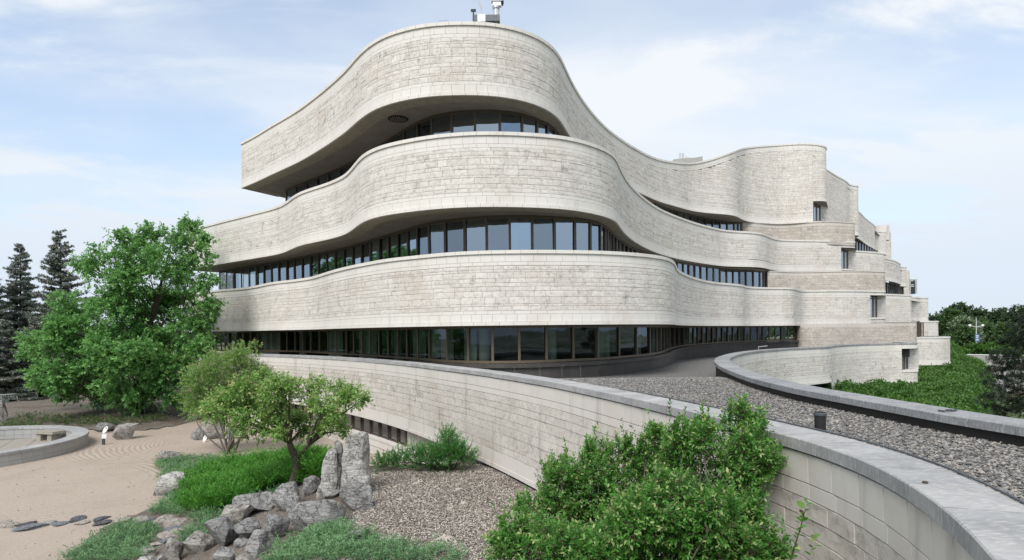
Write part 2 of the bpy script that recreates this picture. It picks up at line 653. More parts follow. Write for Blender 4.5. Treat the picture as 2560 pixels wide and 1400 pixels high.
class Stones:
    def __init__(self):
        self.rows = []      # sa, sb, z00, z10, z11, z01, proud, gap, rough, tint

    def put(self, *a):
        self.rows.append(a)


def lay(path, s0, s1, zb, zt, top=(), bot=(), heights=(0.11, 0.18, 0.20, 0.28, 0.31), lengths=(0.42, 1.0), seed=1,
        z_ref=None, out=None, gap=0.012, max_len=None):
    """courses of stone along path between zb(s) and zt(s); top/bot: trims as (height, length, proud)"""
    rg = random.Random(seed)
    st = out or Stones()
    zbf = (lambda s: zb) if isinstance(zb, (int, float)) else zb
    ztf = (lambda s: zt) if isinstance(zt, (int, float)) else zt

    da = np.unwrap(np.arctan2(path.T[:, 1], path.T[:, 0]))
    curv = np.abs(np.gradient(da, path.S))
    kk_ = np.ones(7) / 7
    curv = np.convolve(np.pad(curv, 3, mode='edge'), kk_, 'valid')

    def course(lo, hi, ln, proud, rough, clip):
        s = s0
        s_first = True
        while s < s1 - 1e-6:
            l = rg.uniform(*ln) if isinstance(ln, tuple) else ln * rg.uniform(0.8, 1.2)
            cv = max(np.interp(s, path.S, curv), np.interp(s + 0.4, path.S, curv))
            l = min(l, max(0.28, math.sqrt(8 * 0.006 / max(cv, 1e-4))))
            if s_first and rough:
                l *= rg.uniform(0.3, 1.0)
                s_first = False
            e = min(s + l, s1)
            if s1 - e < 0.22:
                e = s1
            a0, a1, b0, b1 = lo(s), lo(e), hi(s), hi(e)
            if clip:
                l0, l1, h0, h1 = clip[0](s), clip[0](e), clip[1](s), clip[1](e)
                a0, a1, b0, b1 = max(a0, l0), max(a1, l1), min(b0, h0), min(b1, h1)
            if (b0 - a0 > 0.06 and b1 - a1 > 0.03) or (b1 - a1 > 0.06 and b0 - a0 > 0.03):
                st.put(s, e, a0, a1, b1, b0, proud + (rg.uniform(-0.006, 0.010) if rough else 0.0), gap,
                       1.0 if rough else 0.0, rg.random() if rough else 0.35 * rg.random())
            s = e

    t = 0.0
    for h, ln, proud in top:
        course(lambda s, t=t, h=h: ztf(s) - t - h, lambda s, t=t: ztf(s) - t, ln, proud, False, None)
        t += h
    b = 0.0
    for h, ln, proud in bot:
        course(lambda s, b=b: zbf(s) + b, lambda s, b=b, h=h: zbf(s) + b + h, ln, proud, False, None)
        b += h
    lo_min = min(zbf(s) for s in np.linspace(s0, s1, 30)) + b
    hi_max = max(ztf(s) for s in np.linspace(s0, s1, 30)) - t
    z = lo_min if z_ref is None else z_ref
    last = 0
    while z < hi_max - 0.02:
        h = rg.choice([x for x in heights if x != last])
        last = h
        course(lambda s, z=z: z, lambda s, z=z, h=h: z + h, lengths, 0.0, True, (lambda s: zbf(s) + b, lambda s: ztf(s) - t))
        z += h
    return st


def stone_arrays(path, st):
    a = np.array(st.rows)
    n = len(a)
    sa, sb, z00, z10, z11, z01, pr, gp, ro, ti = a.T
    jit = lambda k: RNG.uniform(-1, 1, n) * k * ro
    V = np.zeros((n, 9, 3), dtype=np.float32)
    g = gp / 2
    for k, (s, z) in enumerate(((sa, z00), (sb, z10), (sb, z11), (sa, z01))):
        V[:, k, :2] = path.pos(s) + (-0.040) * path_n(path, s)
        V[:, k, 2] = z
    for k, (s, z) in enumerate(((sa + g, z00 + g), (sb - g, z10 + g), (sb - g, z11 - g), (sa + g, z01 - g))):
        V[:, 4 + k, :2] = path.pos(s) + (pr + jit(0.002))[:, None] * path_n(path, s)
        V[:, 4 + k, 2] = z
    V[:, 8] = V[:, 4:8].mean(1)
    sm = (sa + sb) / 2 + (sb - sa) * 0.22 * jit(1)
    V[:, 8, :2] = np.where(ro[:, None] > 0.5, path.pos(sm) + (pr + ro * RNG.uniform(-0.001, 0.004, n))[:, None] * path_n(path, sm), V[:, 8, :2])
    V[:, 8, 2] += (z01 - z00) * 0.2 * jit(1)
    return V, ti, ro


def path_n(path, s):
    return np.stack([np.interp(s, path.S, path.N[:, 0]), np.interp(s, path.S, path.N[:, 1])], -1)


STONE_T = np.array([(4, 5, 8), (5, 6, 8), (6, 7, 8), (7, 4, 8), (0, 1, 5), (0, 5, 4), (1, 2, 6), (1, 6, 5), (2, 3, 7), (2, 7, 6), (3, 0, 4), (3, 4, 7)])


def stone_mesh(name, V, ti, ro, mat, parent):
    n = len(V)
    F_ = (STONE_T[None] + (np.arange(n) * 9)[:, None, None]).reshape(-1, 3)
    return mesh(name, V.reshape(-1, 3), F_, mat, parent, {'tint': np.repeat(ti, 12), 'rough': np.repeat(ro, 12)})


POOL = {}


def wall(key, name, parent, path, s0, s1, zb, zt, mat='stone', back='mortar', **kw):
    """backing sheet of mortar plus stones; the stones wait in POOL[key] until the largest are picked out"""
    zbf = (lambda s: zb) if isinstance(zb, (int, float)) else zb
    ztf = (lambda s: zt) if isinstance(zt, (int, float)) else zt
    ss = path.sub(s0, s1, 0.2)
    mb = MB()
    A = path.pos(ss, -0.018)
    ribbon(mb, A, [zbf(s) for s in ss], A, [ztf(s) - 0.004 for s in ss])
    part = mb.build(name, back, parent)
    st = lay(path, s0, s1, zb, zt, **kw)
    V, ti, ro = stone_arrays(path, st)
    POOL.setdefault(key, []).append((part, V, ti, ro, mat))
    return part


def flush_pool(key, limit=300):
    """the stones that show largest become objects of their own, the rest of each wall one joined piece"""
    sizes, where = [], []
    for w, (part, V, ti, ro, mat) in enumerate(POOL[key]):
        c = V[:, 4:8].mean(1)
        e1, e2 = V[:, 5] - V[:, 4], V[:, 7] - V[:, 4]
        area = np.cross(e1, e2)
        vis = -(area * c).sum(1) / np.linalg.norm(c, axis=1) ** 3
        px = CX + F * c[:, 0] / np.maximum(c[:, 1], 0.1)
        py = CY - F * c[:, 2] / np.maximum(c[:, 1], 0.1)
        vis[(c[:, 1] < 0.5) | (px < 0) | (px > 2560) | (py > 1400)] = 0
        sizes.append(vis)
        where += [(w, i) for i in range(len(vis))]
    allv = np.concatenate(sizes)
    order = np.argsort(-allv)[:limit]
    single = {}
    for k in order:
        single.setdefault(where[k][0], []).append(where[k][1])
    for w, (part, V, ti, ro, mat) in enumerate(POOL[key]):
        keep = np.ones(len(V), bool)
        for i in single.get(w, []):
            keep[i] = False
            stone_mesh('stone', V[i:i + 1], ti[i:i + 1], ro[i:i + 1], mat, part)
        if keep.any():
            o = stone_mesh('stonework', V[keep], ti[keep], ro[keep], mat, part)
            o['kind'] = 'stuff'


def flat_poly(name, pts, z, mat, parent):
    pts = [Vector((p[0], p[1], z)) for p in pts]
    tri = tessellate_polygon([pts])
    return mesh(name, [tuple(p) for p in pts], [tuple(t) for t in tri], mat, parent)


# ------------------------------------------------------------------ the museum
ZAT, ZAB, ZBT, ZBB, ZCT, ZCB = 14.34, 10.94, 9.04, 5.64, 3.74, 0.3
BAND_TOP = ((0.17, 1.1, 0.07), (0.36, 0.62, 0.0), (0.17, 0.8, 0.0))
BAND_BOT = ((0.17, 0.95, 0.055), (0.35, 0.55, 0.005), (0.16, 0.7, 0.0))

museum = thing('museum_building', (0, 40, -6.3), 'curving pale limestone museum with stacked wavy bands over dark strip windows', 'building')


def plan(pts, z):
    return [at_z(x, y, z)[:2] for x, y in pts]


def tail(P, px_edge, deep=9.0, r=1.3, lean=0.2):
    """carry a wall round its right-hand corner (seen at column px_edge) and away from the viewer"""
    P = [np.array(p) for p in P]
    e = P[-1]
    k = (px_edge - CX) / F
    c = np.array((k * (e[1] + r), e[1] + r))
    d = np.array((lean, 1.0)) / math.hypot(lean, 1)
    mid = c - np.array((0.30 * r, 0.75 * r))
    return P + [mid, c, c + d * r * 0.9 - np.array((0.02, 0)), c + d * deep]


A_TOP = [(603, 357), (640, 337), (680, 312), (716, 291), (752, 268.5), (784, 244), (816, 218), (842, 195), (868, 170), (886, 148), (904, 128),
         (928, 107), (960, 88), (1000, 73.5), (1060, 60), (1120, 55), (1184, 54.5), (1240, 58.5), (1300, 72), (1344, 90), (1376, 112),
         (1396, 136), (1408, 161), (1424, 196), (1444, 232), (1472, 272), (1500, 304), (1520, 323), (1560, 352.5), (1600, 377.5)]
A_TOP_R = [(1600, 377.5), (1640, 396), (1680, 405), (1720, 404.5), (1740, 411), (1780, 398), (1820, 384), (1840, 374), (1872, 366), (1920, 362),
           (1980, 357), (2020, 355), (2044, 358), (2060, 365), (2069, 376)]
A_TOP_R[3] = (1720, 407)
A_TOP_R[4] = (1745, 408)
A_BOT_R = [(1645, 503.5), (1694, 518), (1737, 529), (1780, 534), (1820, 537), (1840, 541), (1853, 548.5), (1874, 555.3), (1910, 558.6),
           (1947, 560.7), (1990, 558.6), (2033, 555.5), (2060, 555)]
pa = plan(A_TOP, ZAT)
za = [ZAT] * len(pa)
for x, y in A_BOT_R:
    p = at_z(x, y, ZAB)[:2]
    pa.append(p)
    za.append(z_at(np.interp(x, [q[0] for q in A_TOP_R], [q[1] for q in A_TOP_R]), p))
na = len(pa)
pa = tail(pa, 2069)
za += [za[-1]] * (len(pa) - na)
path_a = Path(pa, smooth=0.55, carry=za)
za_s = path_a.extra(path_a.S)
kk = np.exp(-0.5 * (np.arange(-15, 16) / 6.0) ** 2)
kk /= kk.sum()
path_a.E = np.convolve(np.pad(za_s, 15, mode='edge'), kk, 'valid')
zt_a = lambda s: float(path_a.extra(s))

B_TOP = [(465, 577), (496, 568.5), (527.4, 560), (568.6, 548.9), (603, 540.3), (645.7, 529), (680, 520), (705.7, 511), (721, 501), (738, 488),
         (757, 478), (783, 469), (817, 458), (843, 447.5), (863.5, 436.5), (880, 420), (892, 405), (903, 392), (920, 379), (960, 362), (1020, 348.5),
         (1080, 338), (1140, 332), (1200, 329), (1260, 329.5), (1320, 332), (1360, 335), (1394, 338), (1428, 344), (1456, 351), (1488, 361.5),
         (1514, 373), (1531, 385), (1539, 395), (1543.5, 406), (1548.6, 418), (1555.4, 432), (1565.7, 449), (1581, 468), (1600, 487), (1625.7, 507),
         (1651, 522.5), (1680, 535.5), (1694, 541), (1737, 556), (1780, 568), (1814, 575), (1844, 577.5), (1887, 580), (1908, 584), (1925.7, 592),
         (1947, 597.5), (1980, 599.5), (2022, 600), (2075, 601), (2118, 602.5)]
path_b = Path(tail(plan(B_TOP, ZBT), 2137), smooth=0.5)
B_BOT = [(465, 673), (523, 663.4), (643, 643.7), (747, 614), (860, 588.5), (980, 537), (1151, 519.7), (1360, 521.5), (1463, 530.6), (1533, 551.5),
         (1576, 596.5), (1651, 635), (1737, 655), (1812, 665), (1898, 668), (1940, 677), (2137, 681)]


def zb_b_at(s):
    px = np.interp(s, path_b.S, path_b.px)
    return float(np.interp(px, [465, 1700, 1800, 1940, 2140], [ZBB, ZBB, 5.72, 5.80, 5.85]))


C_TOP = [(455, 737), (500, 731), (548, 724), (600, 720), (643, 713.5), (665, 708.5), (686, 704.5), (737, 698.6), (780, 692), (797, 687), (823, 678.5),
         (857, 669), (880, 663.5), (920, 655.5), (960, 648), (1040, 638.8), (1120, 631), (1200, 626.8), (1300, 624.8), (1390, 624.8), (1480, 626.2),
         (1544, 628.8), (1608, 634), (1651, 639.5), (1671, 645.5), (1682, 652.5), (1688, 664), (1694, 674), (1711, 684), (1737, 694), (1769, 702),
         (1801, 706.5), (1833, 709), (1854, 711.5), (1870, 716), (1908, 718), (1979, 719), (1994, 723), (2011, 725.5), (2075, 724.8), (2150, 725), (2190, 726)]
path_c = Path(tail(plan(C_TOP, ZCT), 2210), smooth=0.5)

# --- top band
sA0 = path_a.S[0]
sA_n1 = cross_px(path_a, 2033, 12.0)
sA_c = cross_px(path_a, 2068, 12.0)
band_a = wall('museum', 'stone_band', museum, path_a, 0, sA_n1, ZAB, zt_a, top=BAND_TOP, bot=BAND_BOT, seed=21)
NA0, NA1 = 11.05, 13.1
wall('museum', 'stone_band', museum, path_a, sA_n1, path_a.L, NA1, zt_a, top=BAND_TOP, bot=((0.22, 1.0, 0.03),), seed=22)
wall('museum', 'stone_band', museum, path_a, sA_n1, path_a.L, ZAB - 0.3, NA0, seed=23)
end_a = Path([at_z(695.5, 492.3, ZAB)[:2], pa[0]], smooth=0, step=0.3)
wall('museum', 'stone_band', museum, end_a, 0, end_a.L, ZAB, ZAT, top=BAND_TOP, bot=BAND_BOT, seed=24)
# --- second band
sB_n = cross_px(path_b, 2103, 7.0)
wall('museum', 'stone_band', museum, path_b, 0, sB_n, zb_b_at, ZBT, top=BAND_TOP, bot=BAND_BOT, seed=31)
NB0, NB1 = 6.15, 8.35
wall('museum', 'stone_band', museum, path_b, sB_n, path_b.L, NB1, ZBT, top=BAND_TOP[:2], bot=((0.12, 1.0, 0.03),), seed=32)
wall('museum', 'stone_band', museum, path_b, sB_n, path_b.L, 5.75, NB0, top=((0.16, 1.3, 0.06),), seed=33)
end_b = Path([at_z(548.6, 681.5, ZBB)[:2], plan(B_TOP[:1], ZBT)[0]], smooth=0, step=0.3)
wall('museum', 'stone_band', museum, end_b, 0, end_b.L, ZBB, ZBT, top=BAND_TOP, bot=BAND_BOT, seed=34)
# --- third band
sC_n = cross_px(path_c, 2176, 2.0)
wall('museum', 'stone_band', museum, path_c, 0, sC_n, ZCB, ZCT, top=BAND_TOP, bot=BAND_BOT, seed=41)
NC0, NC1 = 1.05, 3.25
wall('museum', 'stone_band', museum, path_c, sC_n, path_c.L, NC1, ZCT, top=BAND_TOP[:1], bot=((0.16, 1.0, 0.02),), seed=42)
wall('museum', 'stone_band', museum, path_c, sC_n, path_c.L, 0.5, NC0, top=((0.16, 1.3, 0.06),), seed=43)

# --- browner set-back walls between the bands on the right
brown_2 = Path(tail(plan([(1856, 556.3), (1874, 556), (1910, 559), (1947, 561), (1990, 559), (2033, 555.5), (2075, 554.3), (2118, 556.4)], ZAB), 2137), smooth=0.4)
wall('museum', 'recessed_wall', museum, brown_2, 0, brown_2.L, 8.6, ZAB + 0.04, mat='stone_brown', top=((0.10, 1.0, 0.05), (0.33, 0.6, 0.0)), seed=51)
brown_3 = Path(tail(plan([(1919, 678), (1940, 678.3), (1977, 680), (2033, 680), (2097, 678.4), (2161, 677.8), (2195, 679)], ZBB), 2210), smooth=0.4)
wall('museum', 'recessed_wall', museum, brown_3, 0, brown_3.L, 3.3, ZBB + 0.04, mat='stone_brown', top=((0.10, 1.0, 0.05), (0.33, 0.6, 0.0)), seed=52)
pier_pts = [((px - CX) / F * y, y) for px, y in ((1990, 59.5), (1987, 58.4), (1996, 57.3), (2020, 56.8), (2060, 56.8), (2150, 57.8), (2230, 59.0), (2272, 59.8))]
brown_4 = Path(tail(pier_pts, 2287), smooth=0.4)
s_b4 = cross_px(brown_4, 2210, 0)
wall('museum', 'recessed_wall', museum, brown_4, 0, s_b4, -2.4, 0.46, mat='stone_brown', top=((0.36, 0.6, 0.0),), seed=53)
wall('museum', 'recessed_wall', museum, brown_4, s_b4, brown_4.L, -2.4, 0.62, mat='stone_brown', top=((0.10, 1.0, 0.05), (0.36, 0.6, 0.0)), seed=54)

# --- corner notches with a window slot each
def notch(path, sa, z0, z1, px_mid, key='museum', parent=museum):
    """an open corner: stone reveal at the back, a dark slot window on its left"""
    s_after = np.nonzero(path.S >= sa)[0]
    i = s_after[np.argmax(path.px[s_after])]
    C = path.P[i]
    kx = C[0] / C[1]
    q0 = path.pos(sa, -1.25)
    q1 = np.array(((kx + 0.0022) * (C[1] + 2.6), C[1] + 2.6))
    outer_ = [tuple(p) for p in path.pos(path.sub(sa, path.S[i], 0.25), 0.0)]
    poly = outer_ + [tuple(q1), tuple(q0)]
    root = flat_poly('window_recess', poly, z0, 'stone_low', parent)
    flat_poly('recess_ceiling', poly, z1, 'soffit', parent)
    inner = Path([tuple(q0), tuple(q1)], smooth=0, step=0.2)
    ic = cross_px(inner, px_mid, (z0 + z1) / 2)
    wall(key, 'recess_wall', parent, inner, ic, inner.L, z0, z1, seed=int(px_mid))
    a, b = path.pos(sa, -0.12), inner.pos(ic)
    MB().add([(a[0], a[1], z0), (b[0], b[1], z0), (b[0], b[1], z1), (a[0], a[1], z1)], [(0, 1, 2, 3)]).build('pane', 'glass_brown', root)
    for t in (0.02, 0.5, 0.98):
        q = a + (b - a) * t
        MB().box((q[0], q[1], (z0 + z1) / 2), (0.12, 0.12, z1 - z0)).build('mullion', 'bronze', root)


notch(path_a, sA_n1, NA0, NA1, 2050)
notch(path_b, sB_n, NB0, NB1, 2119)
notch(path_c, sC_n, NC0, NC1, 2191)

# --- floor slabs: soffits below each band and decks behind its parapet
def footprint(path, left_back, right_back):
    pts = [tuple(p) for p in path.pos(path.sub(0, path.L, 0.5), -0.03)]
    return pts + [right_back, left_back]


fa = footprint(path_a, tuple(end_a.pos(0.0) + np.array((0.6, 1.0))), (34.0, 86.0))
flat_poly('soffit', fa, ZAB + 0.02, 'soffit', museum)
flat_poly('roof_deck', fa, 13.6, 'roof_membrane', museum)
fb = footprint(path_b, tuple(end_b.pos(0.0) + np.array((0.8, 1.2))), (38.0, 86.0))
flat_poly('soffit', fb, ZBB + 0.02, 'soffit', museum)
flat_poly('roof_deck', fb, 8.3, 'roof_membrane', museum)
fc = footprint(path_c, (-30.0, 62.0), (41.0, 86.0))
flat_poly('soffit', fc, ZCB + 0.02, 'soffit', museum)
flat_poly('roof_deck', fc, 3.0, 'roof_membrane', museum)


def soffit_tiles(path, s0, s1, z, width=0.85):
    ss = np.arange(s0, s1, 0.85)
    mb = MB()
    for a, b in zip(ss[:-1], ss[1:]):
        q = [path.pos(a + 0.008, -0.03), path.pos(b - 0.008, -0.03), path.pos(b - 0.008, -width), path.pos(a + 0.008, -width)]
        mb.add([(p[0], p[1], z) for p in q], [(0, 1, 2, 3)])
    o = mb.build('soffit_edge_tiles', 'soffit_tile', museum)
    o['kind'] = 'stuff'


soffit_tiles(path_a, 0.2, cross_px(path_a, 1870, 12), ZAB + 0.006)
soffit_tiles(end_a, 0.2, end_a.L - 0.9, ZAB + 0.004)
soffit_tiles(path_b, 0.2, cross_px(path_b, 1930, 7), ZBB + 0.006)

# --- strip windows
def glazing(path, cols, zlo, zhi, gmat, mmat, jamb=0.12, lo_from=None):
    """panes and mullions between the picture columns cols on a plan curve"""
    ss = []
    for c in cols:
        s = cross_px(path, c, (zlo if isinstance(zlo, (int, float)) else 0.0) + 0.8) if not isinstance(c, tuple) else c[0]
        if s is not None and (not ss or s > ss[-1] + 0.15):
            ss.append(s)
    zl = (lambda s: zlo) if isinstance(zlo, (int, float)) else zlo
    rails = MB()
    fine = path.sub(ss[0], ss[-1], 0.4)
    for za_, zb_, d in ((zhi - 0.13, zhi, 0.03), (None, None, 0.05)):
        A, B = path.pos(fine, d), path.pos(fine, -0.08)
        if za_ is None:
            lo = [zl(s) for s in fine]
            hi = [zl(s) + 0.12 for s in fine]
        else:
            lo, hi = [za_] * len(fine), [zb_] * len(fine)
        ribbon(rails, A, lo, A, hi)
        ribbon(rails, A, hi, B, hi)
        ribbon(rails, B, lo, A, lo)
    strip = rails.build('window_strip', mmat, museum)
    for a, b in zip(ss[:-1], ss[1:]):
        p, q = path.pos(a + 0.04, -0.05), path.pos(b - 0.04, -0.05)
        z0, z1, z2, z3 = zl(a), zl(b), zhi, zhi
        t = RNG.normal(0, 0.009, 4)
        n = path_n(path, (a + b) / 2)
        vs = []
        for (pt, z, k) in ((p, z0, t[0]), (q, z1, t[1]), (q, z2, t[2]), (p, z3, t[0] + t[2] - t[1])):
            vs.append((pt[0] + n[0] * k, pt[1] + n[1] * k, z))
        mesh('pane', vs, [(0, 1, 2, 3)], gmat(a) if callable(gmat) else gmat, strip)
    for s in ss:
        p, n = path.pos(s), path_n(path, s)
        z0 = zl(s)
        MB().box((p[0], p[1], (z0 + zhi) / 2), (jamb, 0.07, zhi - z0), rz=math.atan2(n[0], -n[1])).build('mullion', mmat, strip)
    return strip


GA = [(695.5, 483), (757, 457), (826, 429.5), (900, 395.5), (944, 368), (984, 340), (1032, 312), (1072, 293), (1120, 281.5), (1184, 275.5),
      (1240, 276), (1300, 283), (1340, 295.5), (1374, 310), (1390, 324), (1400, 336)]
pg = plan(GA, ZAB)
pg += [pg[-1] + np.array((0.45, 3.0)), pg[-1] + np.array((2.0, 8.0))]
GAR = [(1625, 501), (1662, 518), (1694, 528), (1737, 539), (1780, 548), (1823, 554.6), (1856, 556.5)]
pg += plan(GAR, ZAB)
glass_a = Path(pg, smooth=0.4)
cols_a = [696, 716, 740, 766, 793, 821, 850, 880, 911, 943, 976, 1010, 1044, 1080, 1130, 1188, 1250, 1306, 1344, 1370, 1388, 1399]
glazing(glass_a, cols_a, 8.4, ZAB, 'glass', 'bronze')
cols_ar = [1640, 1662, 1679, 1695.5, 1712.5, 1729.6, 1748, 1765, 1782.6, 1801, 1818.6, 1836, 1846, 1854]
glazing(glass_a, cols_ar, 8.4, ZAB, 'glass', 'bronze')

GB = [(548.6, 679), (600, 670), (643, 662.6), (686, 655), (737, 645.4), (788.6, 634), (840, 624), (880, 614), (928.6, 598.6), (997, 579), (1031, 568.5),
      (1065.7, 558.5), (1117, 549.7), (1168, 544.3), (1220, 540.8), (1280, 539.2), (1360, 540.5), (1424, 544), (1480, 550.5), (1501, 557), (1516, 567),
      (1530, 580), (1544, 592.5), (1576, 615.5), (1608, 627.5), (1640, 637.5), (1686, 652), (1737, 660.5), (1801, 669.5), (1844, 674.5), (1919, 678.5)]
glass_b = Path(plan(GB, ZBB), smooth=0.4)
cols_b = [549.5, 567, 586, 604, 623, 641, 660, 679, 697, 717, 736, 756, 776, 796, 817, 838, 860, 882, 904, 926, 948, 970.6, 994.6, 1019.5, 1043.5,
          1073, 1113, 1162, 1217, 1275, 1331, 1387, 1438, 1477, 1502.5, 1514, 1520, 1526.5, 1534, 1542, 1551, 1560, 1570, 1580, 1591, 1604, 1618, 1634,
          1650, 1665, 1679, 1694, 1709, 1723, 1738, 1753, 1769, 1785, 1801, 1817.5, 1833.6, 1849.6, 1865.7, 1884, 1900, 1910, 1918]
glazing(glass_b, cols_b, 3.1, ZBB, 'glass', 'bronze')

G0 = [(515, 878, -1.30), (656, 878.5, -1.30), (781, 882, -1.33), (875, 888, -1.38), (969, 894, -1.42), (1047, 900, -1.45), (1119, 906, -1.48), (1172, 908, -1.48),
      (1232, 908.8, -1.48), (1300, 908, -1.48), (1368, 906, -1.48), (1432, 903, -1.48), (1496, 900, -1.48), (1548, 896, -1.48), (1588, 892, -1.48),
      (1624, 888.5, -1.48), (1646, 884, -1.46), (1680, 872, -1.40), (1720, 864, -1.30), (1800, 858, -1.20), (1880, 854, -1.14), (1960, 851.5, -1.10), (1989, 850.5, -1.09)]
p0 = [at_z(x, y, z)[:2] for x, y, z in G0]
glass_0 = Path(p0, smooth=0.6, carry=[g[2] for g in G0])
z_sill = lambda s: float(glass_0.extra(s))
cols_0 = [534, 552, 570, 589, 607, 626, 644, 662.5, 680, 699, 717, 737.5, 756, 776.6, 798, 820, 840.6, 865.6, 884, 905, 925, 947, 970, 994, 1017, 1044,
          1073, 1117, 1170, 1231, 1297, 1365, 1432, 1494, 1547, 1591, 1624, 1641, 1652, 1660, 1667, 1675, 1686, 1697, 1709, 1722, 1734, 1744.5, 1756, 1768,
          1781, 1792.6, 1805.5, 1819.5, 1832.4, 1846.5, 1861.7, 1877, 1894.5, 1907, 1922.6, 1938, 1954, 1969.5, 1986]
glazing(glass_0, cols_0, z_sill, ZCB + 0.02, 'glass_low', 'bronze_light', jamb=0.12)

# --- rooms behind the glass: back wall, floor, round columns, a few curtains
def rooms(path, z0, z1, deep=3.2, step=4.3, first=1.6, curtains=()):
    ss = path.sub(0, path.L, 0.8)
    mb = MB()
    ribbon(mb, path.pos(ss, -deep), z0, path.pos(ss, -deep), z1)
    mb.build('interior_wall', 'interior_wall', museum)
    mb = MB()
    ribbon(mb, path.pos(ss, 0.0), z0, path.pos(ss, -deep), z0)
    mb.build('interior_floor', 'interior_floor', museum)
    s = first
    while s < path.L:
        p = path.pos(s, -0.75)
        MB().lathe((p[0], p[1], z0), [(0.27, 0.0), (0.27, z1 - z0)], 14).build('column', 'column_paint', museum, smooth=True)
        s += step
    for a, w in curtains:
        fs = np.linspace(a, a + w, 36)
        off = -0.35 + 0.06 * np.sin(np.arange(36) * 1.7)
        P = np.array([path.pos(f, o) for f, o in zip(fs, off)])
        mb = MB()
        ribbon(mb, P, z0, P, z1)
        mb.build('curtain', 'curtain', museum, smooth=True)


rooms(glass_b, 3.06, ZBB, curtains=[(cross_px(glass_b, c, 5), w) for c, w in ((1064, 0.5), (1340, 0.9))])
rooms(glass_0, -1.62, ZCB, curtains=[(cross_px(glass_0, c, -1), w) for c, w in ((640, 1.6), (668, 1.0), (810, 2.2), (905, 1.2), (1020, 1.4), (1090, 1.1), (1150, 0.8), (1500, 0.8))])
mb = MB()
ss = glass_a.sub(0, glass_a.L, 0.8)
ribbon(mb, glass_a.pos(ss, -2.6), 8.36, glass_a.pos(ss, -2.6), ZAB)
mb.build('interior_wall', 'interior_wall', museum)

# --- dark metal plinth under the ground-floor strip, with its ledge
def z_gravel(y):
    t = np.clip((np.asarray(y) - 19.0) / 12.0, 0, 1)
    return -1.66 - 0.64 * t * t * (3 - 2 * t)


ss = glass_0.sub(cross_px(glass_0, 1040, -1), glass_0.L, 1.15)
for a, b in zip(ss[:-1], ss[1:]):
    fs = np.linspace(a + 0.006, b - 0.006, 4)
    mb = MB()
    A, B = glass_0.pos(fs, 0.42), glass_0.pos(fs, 0.0)
    z1 = [z_sill(s) - 0.02 for s in fs]
    z0 = [z_sill(s) - 0.20 for s in fs]
    ribbon(mb, A, z0, A, z1)
    ribbon(mb, A, z1, B, z1)
    C2 = glass_0.pos(fs, 0.30)
    ribbon(mb, C2, [-2.5] * 4, C2, z0)
    ribbon(mb, C2, z0, A, z0)
    mb.build('plinth_panel', 'plinth', museum)

# soffit air vent in the underside of the top band
vc = at_z(995, 297.5, ZAB)
mb = MB().lathe((vc[0], vc[1], ZAB - 0.03), [(0.0, 0.025), (0.44, 0.025), (0.44, 0.0), (0.50, 0.0), (0.52, 0.03)], 24)
vent = mb.build('soffit_vent', 'black', museum)
for i in range(-3, 4):
    w = math.sqrt(max(0.02, 0.42 ** 2 - (i * 0.12) ** 2))
    MB().box((vc[0] + i * 0.12, vc[1], ZAB - 0.03), (0.05, 2 * w, 0.03), rz=0.0).build('vent_slat', 'soffit', vent)

# --- the wing of the museum seen behind the stepped corner
def far_wall(pts, z0, z1, seed, edge=None, mat='stone', **kw):
    P = [((px - CX) / F * y, y) for px, y in pts]
    p = Path(tail(P, edge, deep=8.0, r=1.0, lean=0.3) if edge else P, smooth=0.4)
    wall('museum', 'far_wall', museum, p, 0, p.L, z0, z1, mat=mat, seed=seed, lengths=(0.7, 1.6), heights=(0.2, 0.27, 0.34), **kw)
    return p


T3 = ((0.17, 1.4, 0.06), (0.36, 0.9, 0.0))
B3 = ((0.17, 1.4, 0.05), (0.40, 0.9, 0.0))
s1 = Path(tail([((px - CX) / F * y, y) for px, y in ((2055, 67.5), (2075, 69.5), (2090, 71.3), (2118, 74.4), (2136, 76.8))], 2147, deep=8), smooth=0.4)
wall('museum', 'far_wall', museum, s1, 0, s1.L, 11.9, 18.35, top=T3, bot=B3, seed=61)
far_wall([(2136, 79), (2149, 81.4), (2166, 86.5), (2188, 92.4), (2208, 99)], 12.1, 15.9, 62, edge=2217, top=T3, bot=B3)
far_wall([(2105, 69.0), (2150, 70.2), (2193, 71.5), (2205, 72.2)], 5.0, 9.06, 63, edge=2211, top=T3)
far_wall([(2195, 75.0), (2210, 77.0), (2235, 80.0), (2252, 84.5), (2261, 89.0)], 6.1, 9.06, 64, edge=2266, top=T3, bot=B3)
far_wall([(2190, 65.6), (2240, 67.2), (2272, 68.6)], 0.5, 3.78, 65, edge=2277, top=T3)
far_wall([(2262, 73.4), (2290, 74.6), (2308, 76.3)], 0.75, 3.85, 66, edge=2319, top=T3, bot=B3)
far_wall([(2190, 110), (2222, 112)], 9.0, 18.0, 67, edge=2229)
far_wall([(2258, 96), (2270, 96.5)], 4.0, 9.2, 68, edge=2274)
far_wall([(2300, 68.6), (2338, 69.5)], -2.0, 0.75, 69, edge=2343, top=T3[:1])
